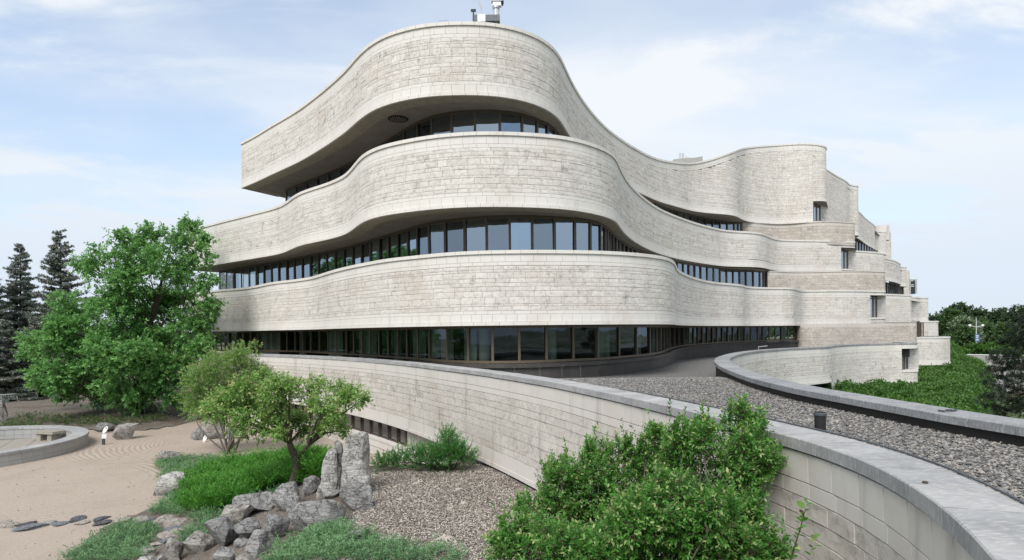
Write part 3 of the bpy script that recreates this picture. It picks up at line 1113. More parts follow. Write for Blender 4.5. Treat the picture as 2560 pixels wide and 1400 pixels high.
for (px0, y0), (px1, y1), zl, zh, n in (((2134, 80.5), (2194, 94), 9.6, 12.15, 9), ((2205, 78.5), (2258, 90.5), 4.0, 6.15, 10), ((2284, 67.5), (2306, 68.8), -1.2, 0.6, 4)):
    g = Path([((px0 - CX) / F * y0, y0), ((px1 - CX) / F * y1, y1)], smooth=0, step=0.4)
    ss = np.linspace(0, g.L, n + 1)
    strip = MB()
    A, B = g.pos(ss, 0.03), g.pos(ss, -0.1)
    ribbon(strip, A, zh - 0.12, A, zh)
    ribbon(strip, A, zl, A, zl + 0.12)
    strip = strip.build('window_strip', 'bronze', museum)
    for a, b in zip(ss[:-1], ss[1:]):
        p, q = g.pos(a), g.pos(b)
        mesh('pane', [(p[0], p[1], zl), (q[0], q[1], zl), (q[0], q[1], zh), (p[0], p[1], zh)], [(0, 1, 2, 3)], 'glass', strip)
    for s in ss:
        p, n_ = g.pos(s, 0.05), path_n(g, s)
        MB().box((p[0], p[1], (zl + zh) / 2), (0.12, 0.16, zh - zl), rz=math.atan2(n_[0], -n_[1])).build('mullion', 'bronze', strip)
# roofs of the far wing so that no sky shows through
for pts, z in (([(2055, 67.6), (2118, 74.5), (2146, 79), (2130, 90), (2060, 90)], 17.6), ([(2137, 80), (2188, 93), (2212, 103), (2190, 118), (2100, 118)], 15.2),
               ([(2195, 75.6), (2235, 80.6), (2262, 91), (2240, 105), (2150, 105)], 8.4), ([(2190, 66), (2276, 69.5), (2300, 75.5), (2317, 78), (2290, 95), (2150, 95)], 3.2),
               ([(2190, 66), (2276, 69.5), (2300, 75.5), (2317, 78), (2290, 95), (2150, 95)], 0.8)):
    flat_poly('roof_deck', [((px - CX) / F * y, y) for px, y in pts], z, 'roof_membrane', museum)
# round tower end by the service court
dc, dr = (42.6, 66.5), 4.8
ang = np.linspace(R(200), R(420), 60)
drum = Path([(dc[0] + dr * math.cos(a), dc[1] + dr * math.sin(a)) for a in ang], smooth=0.2)
wall('museum', 'round_wall', museum, drum, 0, drum.L, -3.9, -0.98, top=((0.17, 1.2, 0.06), (0.36, 0.8, 0.0)), bot=B3, seed=71)
mb = MB().lathe((dc[0], dc[1], -0.98), [(dr - 0.7, -0.5), (dr - 0.7, 0.0), (dr + 0.06, 0.0), (dr + 0.06, -0.03)], 48)
mb.build('coping_ring', 'coping', museum)
flat_poly('roof_deck', [(dc[0] + dr * math.cos(a), dc[1] + dr * math.sin(a)) for a in np.linspace(0, 6.2, 30)], -1.4, 'roof_membrane', museum)
flat_poly('soffit', [(dc[0] + dr * math.cos(a), dc[1] + dr * math.sin(a)) for a in np.linspace(0, 6.2, 30)], -3.9, 'soffit', museum)
MB().lathe((dc[0] + 0.3, dc[1] + 1, -7.2), [(3.4, 0.0), (3.4, 3.31)], 30).build('round_base', 'concrete', museum)
# ------------------------------------------------------------------ low wing: parapet walls and the court wall
ZP = -1.35
wing = thing('low_wing_wall', (3.6, 6.0, -6.3), 'long curved limestone parapet wall sweeping from the strip windows to the near corner', 'wall')
FW = [(505, 882), (560, 883), (609, 884.5), (700, 887), (812, 891.5), (890, 896), (969, 902), (1047, 909.5), (1094, 915), (1156, 922), (1230, 931.5), (1300, 941.5), (1400, 957.5),
      (1500, 977), (1620, 1002.5), (1740, 1030), (1831, 1052), (1923, 1075), (2014, 1098), (2096, 1124), (2197, 1163), (2288, 1212.5), (2357, 1258), (2425, 1315),
      (2480, 1375), (2499, 1400)]
fw = plan(FW, ZP)
fw += [(2.55, 2.9), (2.0, 1.9), (1.7, 0.6), (1.9, -1.2)]
front = Path(fw, step=0.12, smooth=0.35)
s_g0 = front.s_px(1090)
WALL_TOP = ((0.36, 0.55, 0.0), (0.19, 0.55, 0.0))
wall('wing', 'wall_face', wing, front, 0, front.L, -4.5, ZP - 0.172, mat='stone_low', back='mortar_dark', top=WALL_TOP, bot=((0.16, 1.2, 0.03), (0.42, 0.75, 0.0)),
     heights=(0.17, 0.22, 0.28, 0.34, 0.40), seed=81, gap=0.017)
# base below the oversailing face: recessed wall, windows and pale sill
mb = MB()
fs = front.sub(0, front.L, 0.4)
ribbon(mb, front.pos(fs, 0.02), -4.5, front.pos(fs, -0.6), -4.5)
mb.build('underside', 'soffit', wing)
s_w0, s_w1 = front.s_px(700), front.s_px(1018)
base = Path([tuple(p) for p in front.pos(front.sub(0, front.s_px(1330), 0.4), -0.45)], smooth=0.2)
b0, b1 = cross_px(base, 705, -5), cross_px(base, 1017, -5)
wall('wing', 'base_wall', wing, base, 0, b0, -6.6, -4.5, mat='stone_low', seed=82)
wall('wing', 'base_wall', wing, base, b1, base.L, -6.6, -4.5, mat='stone_low', seed=83)
sill = Path([tuple(p) for p in front.pos(front.sub(0, front.s_px(1230), 0.4), -0.12)], smooth=0.2)
wall('wing', 'window_sill', wing, sill, 0, sill.L, -6.6, -5.42, mat='stone_low', top=((0.10, 1.3, 0.03), (0.36, 1.1, 0.0)), seed=84)
mb = MB()
fs = sill.sub(0, sill.L, 0.4)
ribbon(mb, sill.pos(fs, 0.03), -5.42, sill.pos(fs, -0.5), -5.42)
mb.build('sill_top', 'stone_low', wing)
cols = [706, 722, 740, 758, 777, 797, 817, 838, 860, 882, 905, 928, 950, 973, 996, 1017]
gs = [cross_px(base, c, -5.0) for c in cols]
mb = MB()
fs = base.sub(b0, b1, 0.4)
for z0, z1 in ((-4.62, -4.5), (-5.42, -5.34)):
    ribbon(mb, base.pos(fs, 0.06), z0, base.pos(fs, 0.06), z1)
bw = mb.build('basement_window', 'bronze', wing)
for a, b in zip(gs[:-1], gs[1:]):
    p, q = base.pos(a), base.pos(b)
    mesh('pane', [(p[0], p[1], -5.42), (q[0], q[1], -5.42), (q[0], q[1], -4.5), (p[0], p[1], -4.5)], [(0, 1, 2, 3)], 'glass_brown', bw)
for s in gs:
    p, n_ = base.pos(s, 0.03), path_n(base, s)
    MB().box((p[0], p[1], -4.96), (0.11, 0.14, 0.92), rz=math.atan2(n_[0], -n_[1])).build('mullion', 'bronze', bw)


def coping(path, s0, s1, z, width, over, thick, mat, parent, length, name='coping_stone', seed=3, drip=True):
    rg = random.Random(seed)
    s = s0
    bed = MB()
    fs = path.sub(s0, s1, 0.2)
    ribbon(bed, path.pos(fs, over - 0.012), z - 0.014, path.pos(fs, over - width + 0.012), z - 0.014)
    ribbon(bed, path.pos(fs, over - 0.012), z - thick + 0.002, path.pos(fs, over - 0.012), z - 0.014)
    bed.build('coping_bed', 'mortar_dark', parent)
    while s < s1 - 0.05:
        e = min(s + length * rg.uniform(0.85, 1.15), s1)
        if s1 - e < 0.4:
            e = s1
        fs = np.linspace(s + 0.005, e - 0.005, 5)
        dz = rg.uniform(-0.003, 0.003)
        do = rg.uniform(-0.004, 0.004)
        A, B = path.pos(fs, over + do), path.pos(fs, over - width)
        A2, B2 = path.pos(fs, over + do - 0.012), path.pos(fs, over - width + 0.012)
        zt, zb = z + dz, z - thick
        sec = [(A, zb), (A, zt - 0.012), (A2, zt), (B2, zt), (B, zt - 0.012), (B, zb)]
        vs, f = [], []
        for P, zz in sec:
            vs += [(p[0], p[1], zz) for p in P]
        n = len(fs)
        for k in range(len(sec) - 1):
            for i in range(n - 1):
                f.append((k * n + i, k * n + i + 1, (k + 1) * n + i + 1, (k + 1) * n + i))
        f.append(tuple(k * n for k in range(len(sec))))
        f.append(tuple(k * n + n - 1 for k in range(len(sec) - 1, -1, -1)))
        o = mesh(name, vs, f, mat, parent, {'tint': [rg.random()] * len(f), 'rough': [0.0] * len(f)})
        s = e


coping(front, 0, front.L, ZP, 0.60, 0.035, 0.15, 'coping', wing, 0.62, seed=4)
# inner face of the near parapet and the dark flashing line along its coping
mb = MB()
fs = front.sub(s_g0, front.L, 0.3)
ribbon(mb, front.pos(fs, -0.53), ZP - 0.15, front.pos(fs, -0.53), -2.5)
mb.build('inner_face', 'flashing', wing)
pts = [tuple(p) + (ZP + 0.012,) for p in front.pos(front.sub(front.s_px(1500), front.L, 0.25), -0.575)]
MB().tube(pts, 0.012, 5).build('edge_cable', 'grey_metal', wing)

# far parapet and hairpin: one curve whose right-hand side is the sunken court
CW = [(2560, 1049), (2454, 1034), (2347, 1016.8), (2240, 999.5), (2168, 988), (2075, 973.5), (2005, 960), (1934, 944), (1887, 930.5), (1850, 917.5), (1832, 909),
      (1823, 900), (1827, 893), (1840, 887.5), (1862, 882), (1899, 876.5), (1941, 873), (1970, 871), (2028, 868.5), (2066, 866.8), (2088, 863.8), (2145, 860.5),
      (2192, 859), (2240, 858), (2270, 857.7)]
cw = plan(CW, ZP)
d0 = (cw[0] - cw[1]) / np.linalg.norm(cw[0] - cw[1])
cw = [cw[0] + d0 * 7.0, cw[0] + d0 * 3.0] + cw
court = Path(tail(cw, 2287), step=0.15, smooth=0.35)
s_h = float(court.S[np.argmin(np.where(court.P[:, 1] > 18, court.px, 9e9))])   # tip of the hairpin
cwall = thing('court_wall', (cw[6][0], cw[6][1], -6.3), 'hairpin limestone parapet with dark grey coping and black flashing beside the gravel roof', 'wall')
mb = MB()
fs = court.sub(0, s_h, 0.3)
ribbon(mb, court.pos(fs, 0.0), -6.5, court.pos(fs, 0.0), ZP - 0.13)
mb.build('outer_face', 'concrete', cwall)
s_n = cross_px(court, 2253, -3) if cross_px(court, 2253, -3) and cross_px(court, 2253, -3) > s_h else None
if s_n is None:
    idx = np.nonzero((court.S > s_h + 5) & (court.px > 2253))[0]
    s_n = float(court.S[idx[0]])
idx = np.nonzero((court.S > s_h + 5) & (court.px > 2078))[0]
s_lip = float(court.S[idx[0]])


def zb_d(s):
    return float(np.interp(s, [s_lip - 0.6, s_lip + 0.6], [-4.05, -5.25]))


TOPD, BOTD = ((0.36, 0.6, 0.0), (0.17, 0.8, 0.0)), ((0.15, 1.0, 0.04), (0.36, 0.7, 0.0), (0.2, 0.9, 0.0))
wall('court', 'wall_face', cwall, court, s_h - 0.5, s_n, zb_d, ZP - 0.13, top=TOPD, bot=BOTD, seed=91)
wall('court', 'wall_face', cwall, court, s_n, court.L, -1.85, ZP - 0.13, top=TOPD[:1], seed=92)
wall('court', 'wall_face', cwall, court, s_n, court.L, -5.25, -3.75, top=((0.16, 1.3, 0.06),), bot=BOTD, seed=93)
notch(court, s_n, -3.75, -1.85, 2268, 'court', cwall)
# dark void below the lip, and the ground storey behind it
mb = MB()
fs = court.sub(s_h, s_lip + 0.8, 0.4)
ribbon(mb, court.pos(fs, 0.02), -4.06, court.pos(fs, -1.2), -4.06)
mb.build('underside', 'soffit', cwall)
mb = MB()
ribbon(mb, court.pos(fs, -1.0), -6.6, court.pos(fs, -1.0), -4.06)
mb.build('ground_storey', 'glass_brown', cwall)
mb = MB()
fs = court.sub(s_lip, court.L, 0.5)
ribbon(mb, court.pos(fs, -0.7), -6.8, court.pos(fs, -0.7), -5.25)
ribbon(mb, court.pos(fs, 0.02), -5.26, court.pos(fs, -0.8), -5.26)
mb.build('footing', 'concrete', cwall)
coping(court, 0, court.L - 6, ZP, 0.66, 0.03, 0.13, 'coping_dark', cwall, 1.35, seed=6)
mb = MB()
fs = court.sub(0, court.L - 6, 0.3)
ribbon(mb, court.pos(fs, -0.57), ZP - 0.13, court.pos(fs, -0.57), -2.6)
mb.build('flashing', 'flashing', cwall)
q = at_z(2372, 1030, ZP)
mb = MB()
mb.box((q[0], q[1], ZP + 0.03), (0.10, 0.03, 0.03), rz=0.3).box((q[0] - 0.10, q[1] + 0.02, ZP + 0.015), (0.03, 0.10, 0.03), rz=0.3)
mb.box((q[0] + 0.12, q[1] + 0.05, ZP + 0.02), (0.16, 0.025, 0.025), rz=0.5)
tag(mb.build('coping_clamp', 'grey_metal'), 'small dark metal clamp lying on the dark grey coping by the pine', 'clamp')
q = at_z(1815, 1029, ZP)
mb = MB().box((q[0], q[1], ZP + 0.012), (0.16, 0.05, 0.02), rz=0.2).box((q[0] + 0.05, q[1], ZP + 0.03), (0.03, 0.04, 0.03), rz=0.2)
tag(mb.build('metal_bracket', 'grey_metal'), 'small dark bracket on the pale coping beside the tall bush tip', 'bracket')
q = at_z(2313, 1207.5, ZP)
mb = MB().lathe((q[0], q[1], ZP), [(0.022, 0.0), (0.024, 0.010), (0.016, 0.016), (0.0, 0.012)], 14)
tag(mb.build('coping_plug', 'bark'), 'small round brown plug set in the near pale coping', 'plug')

# ------------------------------------------------------------------ gravel roof
gl = [tuple(p) for p in front.pos(front.sub(s_g0, front.L, 0.5), -0.5)]
gl += [(14.0, -1.2), (20.0, 2.0)]
gl += [tuple(p) for p in court.pos(court.sub(0, s_h + 22, 0.5), -0.55)]
gl += [((1990 - CX) / F * 56, 56.0)]
gl += [tuple(p) for p in glass_0.pos(glass_0.sub(cross_px(glass_0, 1090, -1), glass_0.L, 0.6), 0.2)[::-1]]
gl = np.array(gl)


def inside(P, poly):
    x, y = P[:, 0], P[:, 1]
    c = np.zeros(len(P), bool)
    j = len(poly) - 1
    for i in range(len(poly)):
        xi, yi = poly[i]
        xj, yj = poly[j]
        c ^= ((yi > y) != (yj > y)) & (x < (xj - xi) * (y - yi) / (yj - yi + 1e-12) + xi)
        j = i
    return c


def grid_sheet(name, mat, x0, x1, y0, y1, step, zf, mask=None, kind='structure', parent=None):
    xs, ys = np.arange(x0, x1 + step, step), np.arange(y0, y1 + step, step)
    X, Y = np.meshgrid(xs, ys)
    Z = zf(X, Y)
    V = np.stack([X, Y, Z], -1).reshape(-1, 3)
    nx, ny = len(xs), len(ys)
    i, j = np.meshgrid(np.arange(nx - 1), np.arange(ny - 1))
    a = (j * nx + i).ravel()
    Fq = np.stack([a, a + 1, a + nx + 1, a + nx], 1)
    if mask is not None:
        c = V[Fq].mean(1)
        Fq = Fq[mask(c)]
    used = np.unique(Fq)
    re = np.zeros(len(V), int)
    re[used] = np.arange(len(used))
    o = mesh(name, V[used], re[Fq], mat, parent, smooth=True)
    if kind:
        o['kind'] = kind
    return o


t = NT('gravel')
c = t.coord()
cell = t.voro(c, 22, 'F1', 'Color')
dist = t.voro(c, 22, 'F1', 'Distance')
col = t.mix(t.ramp(cell, 0.0, 1.0), (0.21, 0.205, 0.195), (0.42, 0.41, 0.395))
col = t.mix(t.ramp(dist, 0.25, 0.6), col, (0.12, 0.115, 0.11))
t.bump(t.math('SUBTRACT', 1.0, dist), 1.0, 0.04)
t.set(col, 0.9, 0.25)
t = NT('pebble')
t.set(t.mix(t.ramp(t.attr('tint'), 0.8, 0.9, 0, 0.5), t.mix(t.attr('tint'), (0.10, 0.095, 0.09), (0.34, 0.33, 0.32)), (0.36, 0.29, 0.22)), 0.85, 0.3)

grid_sheet('gravel_roof', 'gravel', -6, 30, -2, 62, 0.4, lambda X, Y: z_gravel(Y), lambda c: inside(c[:, :2], gl))

OCT = np.array([(1, 0, 0), (0, 1, 0), (-1, 0, 0), (0, -1, 0), (0, 0, 1), (0, 0, -1)], float)
OCT_F = np.array([(0, 1, 4), (1, 2, 4), (2, 3, 4), (3, 0, 4), (1, 0, 5), (2, 1, 5), (3, 2, 5), (0, 3, 5)])


def pebbles(name, P, size, mat, flat=0.6, parent=None):
    n = len(P)
    V = np.repeat(OCT[None], n, 0) * (1 + RNG.uniform(-0.3, 0.3, (n, 6, 1)))
    a = RNG.uniform(0, 6.28, n)
    tl = RNG.normal(0, 0.5, n)
    V *= np.stack([size * RNG.uniform(0.7, 1.4, n), size * RNG.uniform(0.5, 1.0, n), size * RNG.uniform(0.5, 1.0, n) * flat], 1)[:, None, :]
    y, z = V[..., 1] * np.cos(tl)[:, None] - V[..., 2] * np.sin(tl)[:, None], V[..., 1] * np.sin(tl)[:, None] + V[..., 2] * np.cos(tl)[:, None]
    x = V[..., 0] * np.cos(a)[:, None] - y * np.sin(a)[:, None]
    y = V[..., 0] * np.sin(a)[:, None] + y * np.cos(a)[:, None]
    V = np.stack([x, y, z], -1) + P[:, None, :]
    F_ = (OCT_F[None] + (np.arange(n) * 6)[:, None, None]).reshape(-1, 3)
    o = mesh(name, V.reshape(-1, 3), F_, mat, parent, {'tint': np.repeat(RNG.random(n) ** 1.3, 8)})
    o['kind'] = 'stuff'
    return o


N = 260000
yy = 4.0 + 18.0 * RNG.random(N) ** 1.5
xx = RNG.uniform(-1.5, 12.5, N)
P = np.stack([xx, yy], 1)
k = inside(P, gl) & (xx / yy < 0.95)
P = P[k]
P3 = np.c_[P, z_gravel(P[:, 1]) + RNG.uniform(0.0, 0.03, len(P))]
tag(pebbles('gravel', P3, RNG.uniform(0.013, 0.034, len(P3)), 'pebble'), 'loose grey roof gravel between the two parapets', 'gravel')

# vent pipe standing in the gravel
q = at_y(2050, 1030, 9.6)
pz = float(z_gravel(9.6))
pipe = thing('vent_pipe', (q[0], q[1], pz), 'short black vent pipe standing in the roof gravel', 'pipe')
MB().lathe((q[0], q[1], pz), [(0.085, 0.0), (0.085, q[2] - pz - 0.02), (0.07, q[2] - pz - 0.02), (0.07, q[2] - pz - 0.3)], 20).build('pipe_body', 'flashing', pipe)
MB().lathe((q[0], q[1], q[2] - 0.06), [(0.092, 0.0), (0.098, 0.01), (0.098, 0.045), (0.086, 0.055)], 20).build('pipe_collar', 'grey_metal', pipe)
MB().lathe((q[0], q[1], pz + 0.0), [(0.17, 0.0), (0.16, 0.03), (0.09, 0.05)], 20).build('pipe_flange', 'grey_metal', pipe)
# thin handrail stubs on the hairpin coping
for i, (px, py) in enumerate(((1898, 873), (2040, 861))):
    q = at_z(px, py, ZP)
    mb = MB().tube([(q[0] - 0.05, q[1], ZP), (q[0] - 0.05, q[1], ZP + 0.16), (q[0] + 0.75, q[1] + 0.5, ZP + 0.20)], 0.025, 6)
    tag(mb.build('roof_anchor', 'light_metal'), ('bent steel roof anchor on the hairpin coping beside the dark plinth', 'bent steel roof anchor on the court wall coping beside the round pier')[i], 'anchor', 'roof anchors')
flush_pool('museum')
flush_pool('wing')
flush_pool('court')

# ------------------------------------------------------------------ things on the museum roof
def roof_z(y=0):
    return 13.6


q = at_y(1215, 45, 29.5)
ub = thing('roof_cabinet', (q[0], q[1], 13.6), 'dark and pale equipment boxes on the roof edge', 'equipment box')
yb = 28.4
def rp(px, py):
    return at_y(px, py, yb)
def rbox(name, x0, x1, y0, y1, mat, parent, d=0.35, dy=0.0):
    a, b = at_y(x0, y1, yb + dy), at_y(x1, y0, yb + dy)
    return MB().box(((a[0] + b[0]) / 2, yb + dy, (a[2] + b[2]) / 2), (abs(b[0] - a[0]), d, abs(b[2] - a[2]))).build(name, mat, parent)
rbox('dark_box', 1214, 1249.5, 41, 57, 'grey_metal', ub)
rbox('pale_box', 1194, 1213.8, 39, 58, 'light_metal', ub, 0.3)
rbox('box_foot', 1237, 1247, 57.1, 62, 'black', ub)
rbox('dark_box', 1185, 1193.8, 39.5, 56, 'grey_metal', ub, 0.25)
q0, q1 = rp(1182.5, 62), rp(1183.5, 28)
fl = thing('flood_lamp', (q0[0], q0[1], 13.6), 'small dark floodlight on a stub post at the roof edge', 'floodlight')
MB().tube([(q0[0], yb, 13.6), tuple(q1)], 0.038, 8).build('post', 'grey_metal', fl)
MB().box((q1[0], yb, q1[2] + 0.03), (0.24, 0.16, 0.11), rx=0.35).build('lamp_head', 'grey_metal', fl)
pts = [rp(1204, 40), rp(1203.5, 24), rp(1201.5, 14), rp(1197, 2), rp(1193, -12), rp(1189, -40)]
mast = thing('antenna_mast', (pts[0][0], yb + 0.1, 13.6), 'thin pale bent antenna mast rising from the roof edge', 'mast')
MB().tube([tuple(p + np.array((0, 0.1, 0))) for p in pts], [0.035, 0.033, 0.03, 0.028, 0.025, 0.02], 8).build('pole', 'light_metal', mast)
MB().lathe((pts[0][0], yb + 0.1, pts[0][2] - 0.08), [(0.06, 0.0), (0.06, 0.06), (0.045, 0.09)], 10).build('pole_collar', 'grey_metal', mast)
a = rp(1240.5, 41)
cc = thing('security_camera', (a[0], yb + 0.15, 13.6), 'white security camera housing on a short thick post at the roof edge', 'camera')
pz = rp(1240.5, 13)
MB().lathe((a[0], yb + 0.15, 13.6), [(0.15, 0.0), (0.15, pz[2] - 13.6), (0.06, pz[2] - 13.55)], 16).build('post', 'light_metal', cc)
MB().lathe((a[0], yb + 0.15, rp(0, 34)[2]), [(0.155, 0.0), (0.165, 0.02), (0.155, 0.05)], 16).build('post_band', 'grey_metal', cc)
h = rp(1242, 7)
mb = MB().box((h[0], yb + 0.15, h[2]), (0.42, 0.22, 0.2), rz=0.0, top=0.9)
ho = mb.build('housing', 'white_paint', cc)
ho.rotation_euler = (0, 0, 0)
MB().box((h[0] + 0.26, yb + 0.12, h[2] + 0.05), (0.10, 0.2, 0.16), rz=0.2).build('lens_hood', 'lens', cc)
MB().box((h[0], yb + 0.15, h[2] + 0.125), (0.52, 0.27, 0.02)).build('sun_shield', 'light_metal', cc)
q = at_y(1108, 52, 29.2)
mb = MB().tube([(q[0], 29.2, 13.6), (q[0], 29.2, q[2])], 0.015, 6).tube([(q[0] - 0.22, 29.2, q[2]), (q[0] + 0.22, 29.2, q[2] + 0.02)], 0.012, 6)
tag(mb.build('aerial', 'light_metal'), 'tiny T-shaped aerial on the roof left of the equipment boxes', 'aerial')
# cooling stack behind the saddle of the roof
yb2 = 64.0
st = at_y(1712, 410, yb2)
stack = thing('roof_plant_room', (st[0], yb2, 13.6), 'low pale curved plant room with slim vent stacks behind the roof saddle', 'plant room')
w = 38 / F * yb2
mb = MB()
prof = [(-w, 0.5), (-w * 0.9, 0.75), (-w * 0.3, 0.85), (w * 0.5, 0.9), (w * 0.98, 1.05)]
top = at_y(1712, 401, yb2)[2]
vs = []
for x, h_ in prof:
    for yy_, zz in ((yb2 - 1.0, 13.4), (yb2 - 1.0, top - 0.9 + h_), (yb2 + 1.5, top - 0.9 + h_), (yb2 + 1.5, 13.4)):
        vs.append((st[0] + x, yy_, zz))
f = []
for i in range(len(prof) - 1):
    for k in range(4):
        f.append((i * 4 + k, i * 4 + (k + 1) % 4, i * 4 + 4 + (k + 1) % 4, i * 4 + 4 + k))
f += [(3, 2, 1, 0), (16, 17, 18, 19)]
mb.add(vs, f).build('room', 'concrete', stack)
for px, pt, wd in ((1700, 383, 5), (1707.5, 383, 5), (1716, 391, 3.5), (1722, 394, 5)):
    a = at_y(px, pt, yb2)
    MB().lathe((a[0], yb2, 13.5), [(wd / F * yb2 / 2, 0.0), (wd / F * yb2 / 2, a[2] - 13.5), (0.02, a[2] - 13.5)], 12).build('vent_stack', 'light_metal', stack)
# round stair head and the framed sign far on the right
a = at_y(2204, 565, 104)
mb = MB().lathe((a[0], 104, 15.1), [(1.15, 0.0), (1.15, a[2] - 15.1), (1.05, a[2] - 15.1), (1.0, a[2] - 15.2), (0.0, a[2] - 15.2)], 24)
tag(mb.build('stair_tower', 'stone_low'), 'small round stone turret on the farthest roof of the museum', 'turret')
a, b = at_y(2272, 737, 97), at_y(2290, 698, 97)
sg = thing('framed_sign', ((a[0] + b[0]) / 2, 97, 3.2), 'dark banner sign in a pale square frame above the far terrace', 'sign')
cxs, czs, ws, hs = (a[0] + b[0]) / 2, (a[2] + b[2]) / 2, b[0] - a[0], b[2] - a[2]
mb = MB().box((cxs, 97, czs + hs / 2 - 0.1), (ws, 0.5, 0.2)).box((cxs + ws / 2 - 0.14, 97, czs), (0.28, 0.498, hs - 0.41)).box((cxs - ws / 2 + 0.08, 97, czs), (0.16, 0.498, hs - 0.41))
mb.box((cxs, 97, 3.6), (ws * 0.98, 0.49, 1.2)).build('frame', 'concrete', sg)
MB().box((cxs, 96.95, czs - 0.1), (ws - 0.46, 0.1, hs - 0.42)).build('sign_panel', 'sign_dark', sg)
for dz, wd in ((0.35, 0.45), (0.12, 0.5)):
    MB().box((cxs - 0.08, 96.88, czs + dz), (wd, 0.02, 0.09)).build('lettering', 'white_paint', sg)
# ------------------------------------------------------------------ ground of the place
ZS = -6.3


def sstep(a, b, v):
    t = np.clip((np.asarray(v, dtype=float) - a) / (b - a), 0, 1)
    return t * t * (3 - 2 * t)


def terrain(x, y):
    x, y = np.asarray(x, dtype=float), np.asarray(y, dtype=float)
    foot = -13.3 + 0.9 * np.sin(y * 0.55) - np.clip(y - 20, 0, 9) * 0.12
    mound = 1.7 * sstep(0.0, 10.0, x - foot) * (1 - sstep(20.5, 27.5, y))
    berm = 0.55 * sstep(39.5, 44.5, y + 0.22 * (x + 28)) * (1 - sstep(-27.0, -23.0, x))
    und = 0.05 * np.sin(x * 1.7 + 0.6) * np.sin(y * 1.3) * sstep(0.5, 3.0, x - foot) * (1 - sstep(20.5, 27.5, y))
    return ZS + np.maximum(mound + und * 0.8, berm)


def on_ground(px, py, tmin=4.0, tmax=120.0):
    d = ray(px, py)
    t = tmin
    while t < tmax:
        p = d * t
        if p[2] < terrain(p[0], p[1]):
            lo, hi = t - 0.1, t
            for _ in range(12):
                m = (lo + hi) / 2
                p = d * m
                if p[2] < terrain(p[0], p[1]):
                    hi = m
                else:
                    lo = m
            p = d * hi
            return np.array((p[0], p[1], float(terrain(p[0], p[1]))))
        t += 0.1
    return d * tmax


t = NT('ground_far')
c = t.coord()
n1 = t.noise(c, 0.05, 6, 0.6)
col = t.mix(t.ramp(n1, 0.42, 0.58), (0.07, 0.11, 0.035), (0.33, 0.30, 0.26))
t.set(t.mix(t.ramp(t.noise(c, 1.5, 5, 0.7), 0.3, 0.7, 0, 0.4), col, (0.05, 0.06, 0.03)), 0.95, 0.2)
grid_sheet('ground', 'ground_far', -1500, 1500, -300, 2700, 100, lambda X, Y: X * 0 - 6.62)

t = NT('sand')
t_c = t.coord()
grain = t.noise(t_c, 14, 9, 0.82)
big = t.noise(t_c, 0.5, 5, 0.6, 0.3)
col = t.mix(t.ramp(grain, 0.25, 0.75), (0.30, 0.245, 0.20), (0.465, 0.395, 0.34))
col = t.mix(t.ramp(big, 0.45, 0.7, 0, 0.25), col, (0.26, 0.21, 0.17))


def rings(cx, cy, r0, r1, per):
    off = t.n.new('ShaderNodeVectorMath')
    off.operation = 'DISTANCE'
    wob = t.n.new('ShaderNodeVectorMath')
    wob.operation = 'ADD'
    t.l.new(t_c, wob.inputs[0])
    nn = t.n.new('ShaderNodeTexNoise')
    nn.inputs['Scale'].default_value = 0.35
    t.l.new(t_c, nn.inputs['Vector'])
    t.l.new(nn.outputs['Color'], wob.inputs[1])
    t.l.new(wob.outputs[0], off.inputs[0])
    off.inputs[1].default_value = (cx + 0.5, cy + 0.5, ZS + 0.5)
    d = off.outputs['Value']
    sn = t.math('SINE', t.math('MULTIPLY', d, 6.28318 / per))
    msk = t.math('MULTIPLY', t.ramp(d, r0, r0 + 0.6), t.ramp(d, r1 - 1.5, r1, 1.0, 0.0))
    return t.math('MULTIPLY', sn, msk)


g1 = at_z(540, 1098, ZS)
g2 = at_z(395, 1150, ZS)
g2 = at_z(120, 1215, ZS)
rk = t.math('ADD', rings(g1[0], g1[1], 2.2, 8.0, 0.27), rings(g2[0], g2[1], 3.4, 7.5, 0.30))
t.bump(t.math('ADD', t.math('MULTIPLY', rk, 0.30), t.math('MULTIPLY', grain, 0.5)), 0.8, 0.05)
t.set(col, 0.95, 0.15)
grid_sheet('sand_garden', 'sand', -48, 1, 11, 62, 0.7, lambda X, Y: np.where((terrain(X, Y) > ZS + 0.03), terrain(X, Y) - 0.06, ZS))

t = NT('mulch')
c = t.coord()
ch = t.voro(t.coord(scale=(1, 2.6, 1), rot=(0, 0, 0.5)), 16, 'F1', 'Color')
ch2 = t.voro(t.coord(scale=(2.4, 1, 1), rot=(0, 0, -0.4)), 21, 'F1', 'Distance')
patch = t.noise(c, 0.45, 6, 0.62, 0.4)
col = t.mix(t.ramp(ch, 0, 1), (0.23, 0.198, 0.165), (0.45, 0.408, 0.358))
col = t.mix(t.ramp(patch, 0.45, 0.68, 0, 0.6), col, (0.20, 0.13, 0.085))
col = t.mix(t.ramp(ch2, 0.25, 0.6, 0, 0.6), col, (0.085, 0.062, 0.048))
t.bump(t.math('ADD', ch, ch2), 1.0, 0.04)
t.set(col, 0.95, 0.15)
grid_sheet('mulch_bed', 'mulch', -16, 5, 3, 29, 0.25, lambda X, Y: terrain(X, Y) + 0.004, lambda c: terrain(c[:, 0], c[:, 1]) > ZS + 0.03)
grid_sheet('planting_bed', 'mulch', -75, -16.5, 38, 90, 0.5, lambda X, Y: terrain(X, Y) + 0.004, lambda c: terrain(c[:, 0], c[:, 1]) > ZS + 0.03)


def in_px_poly(poly, n, tmin=4.0):
    poly = np.array(poly, float)
    lo, hi = poly.min(0), poly.max(0)
    out = []
    while len(out) < n:
        P = RNG.uniform(lo, hi, (n, 2))
        out += list(P[inside(P, poly)])
    return np.array([on_ground(x, y, tmin) for x, y in out[:n]])


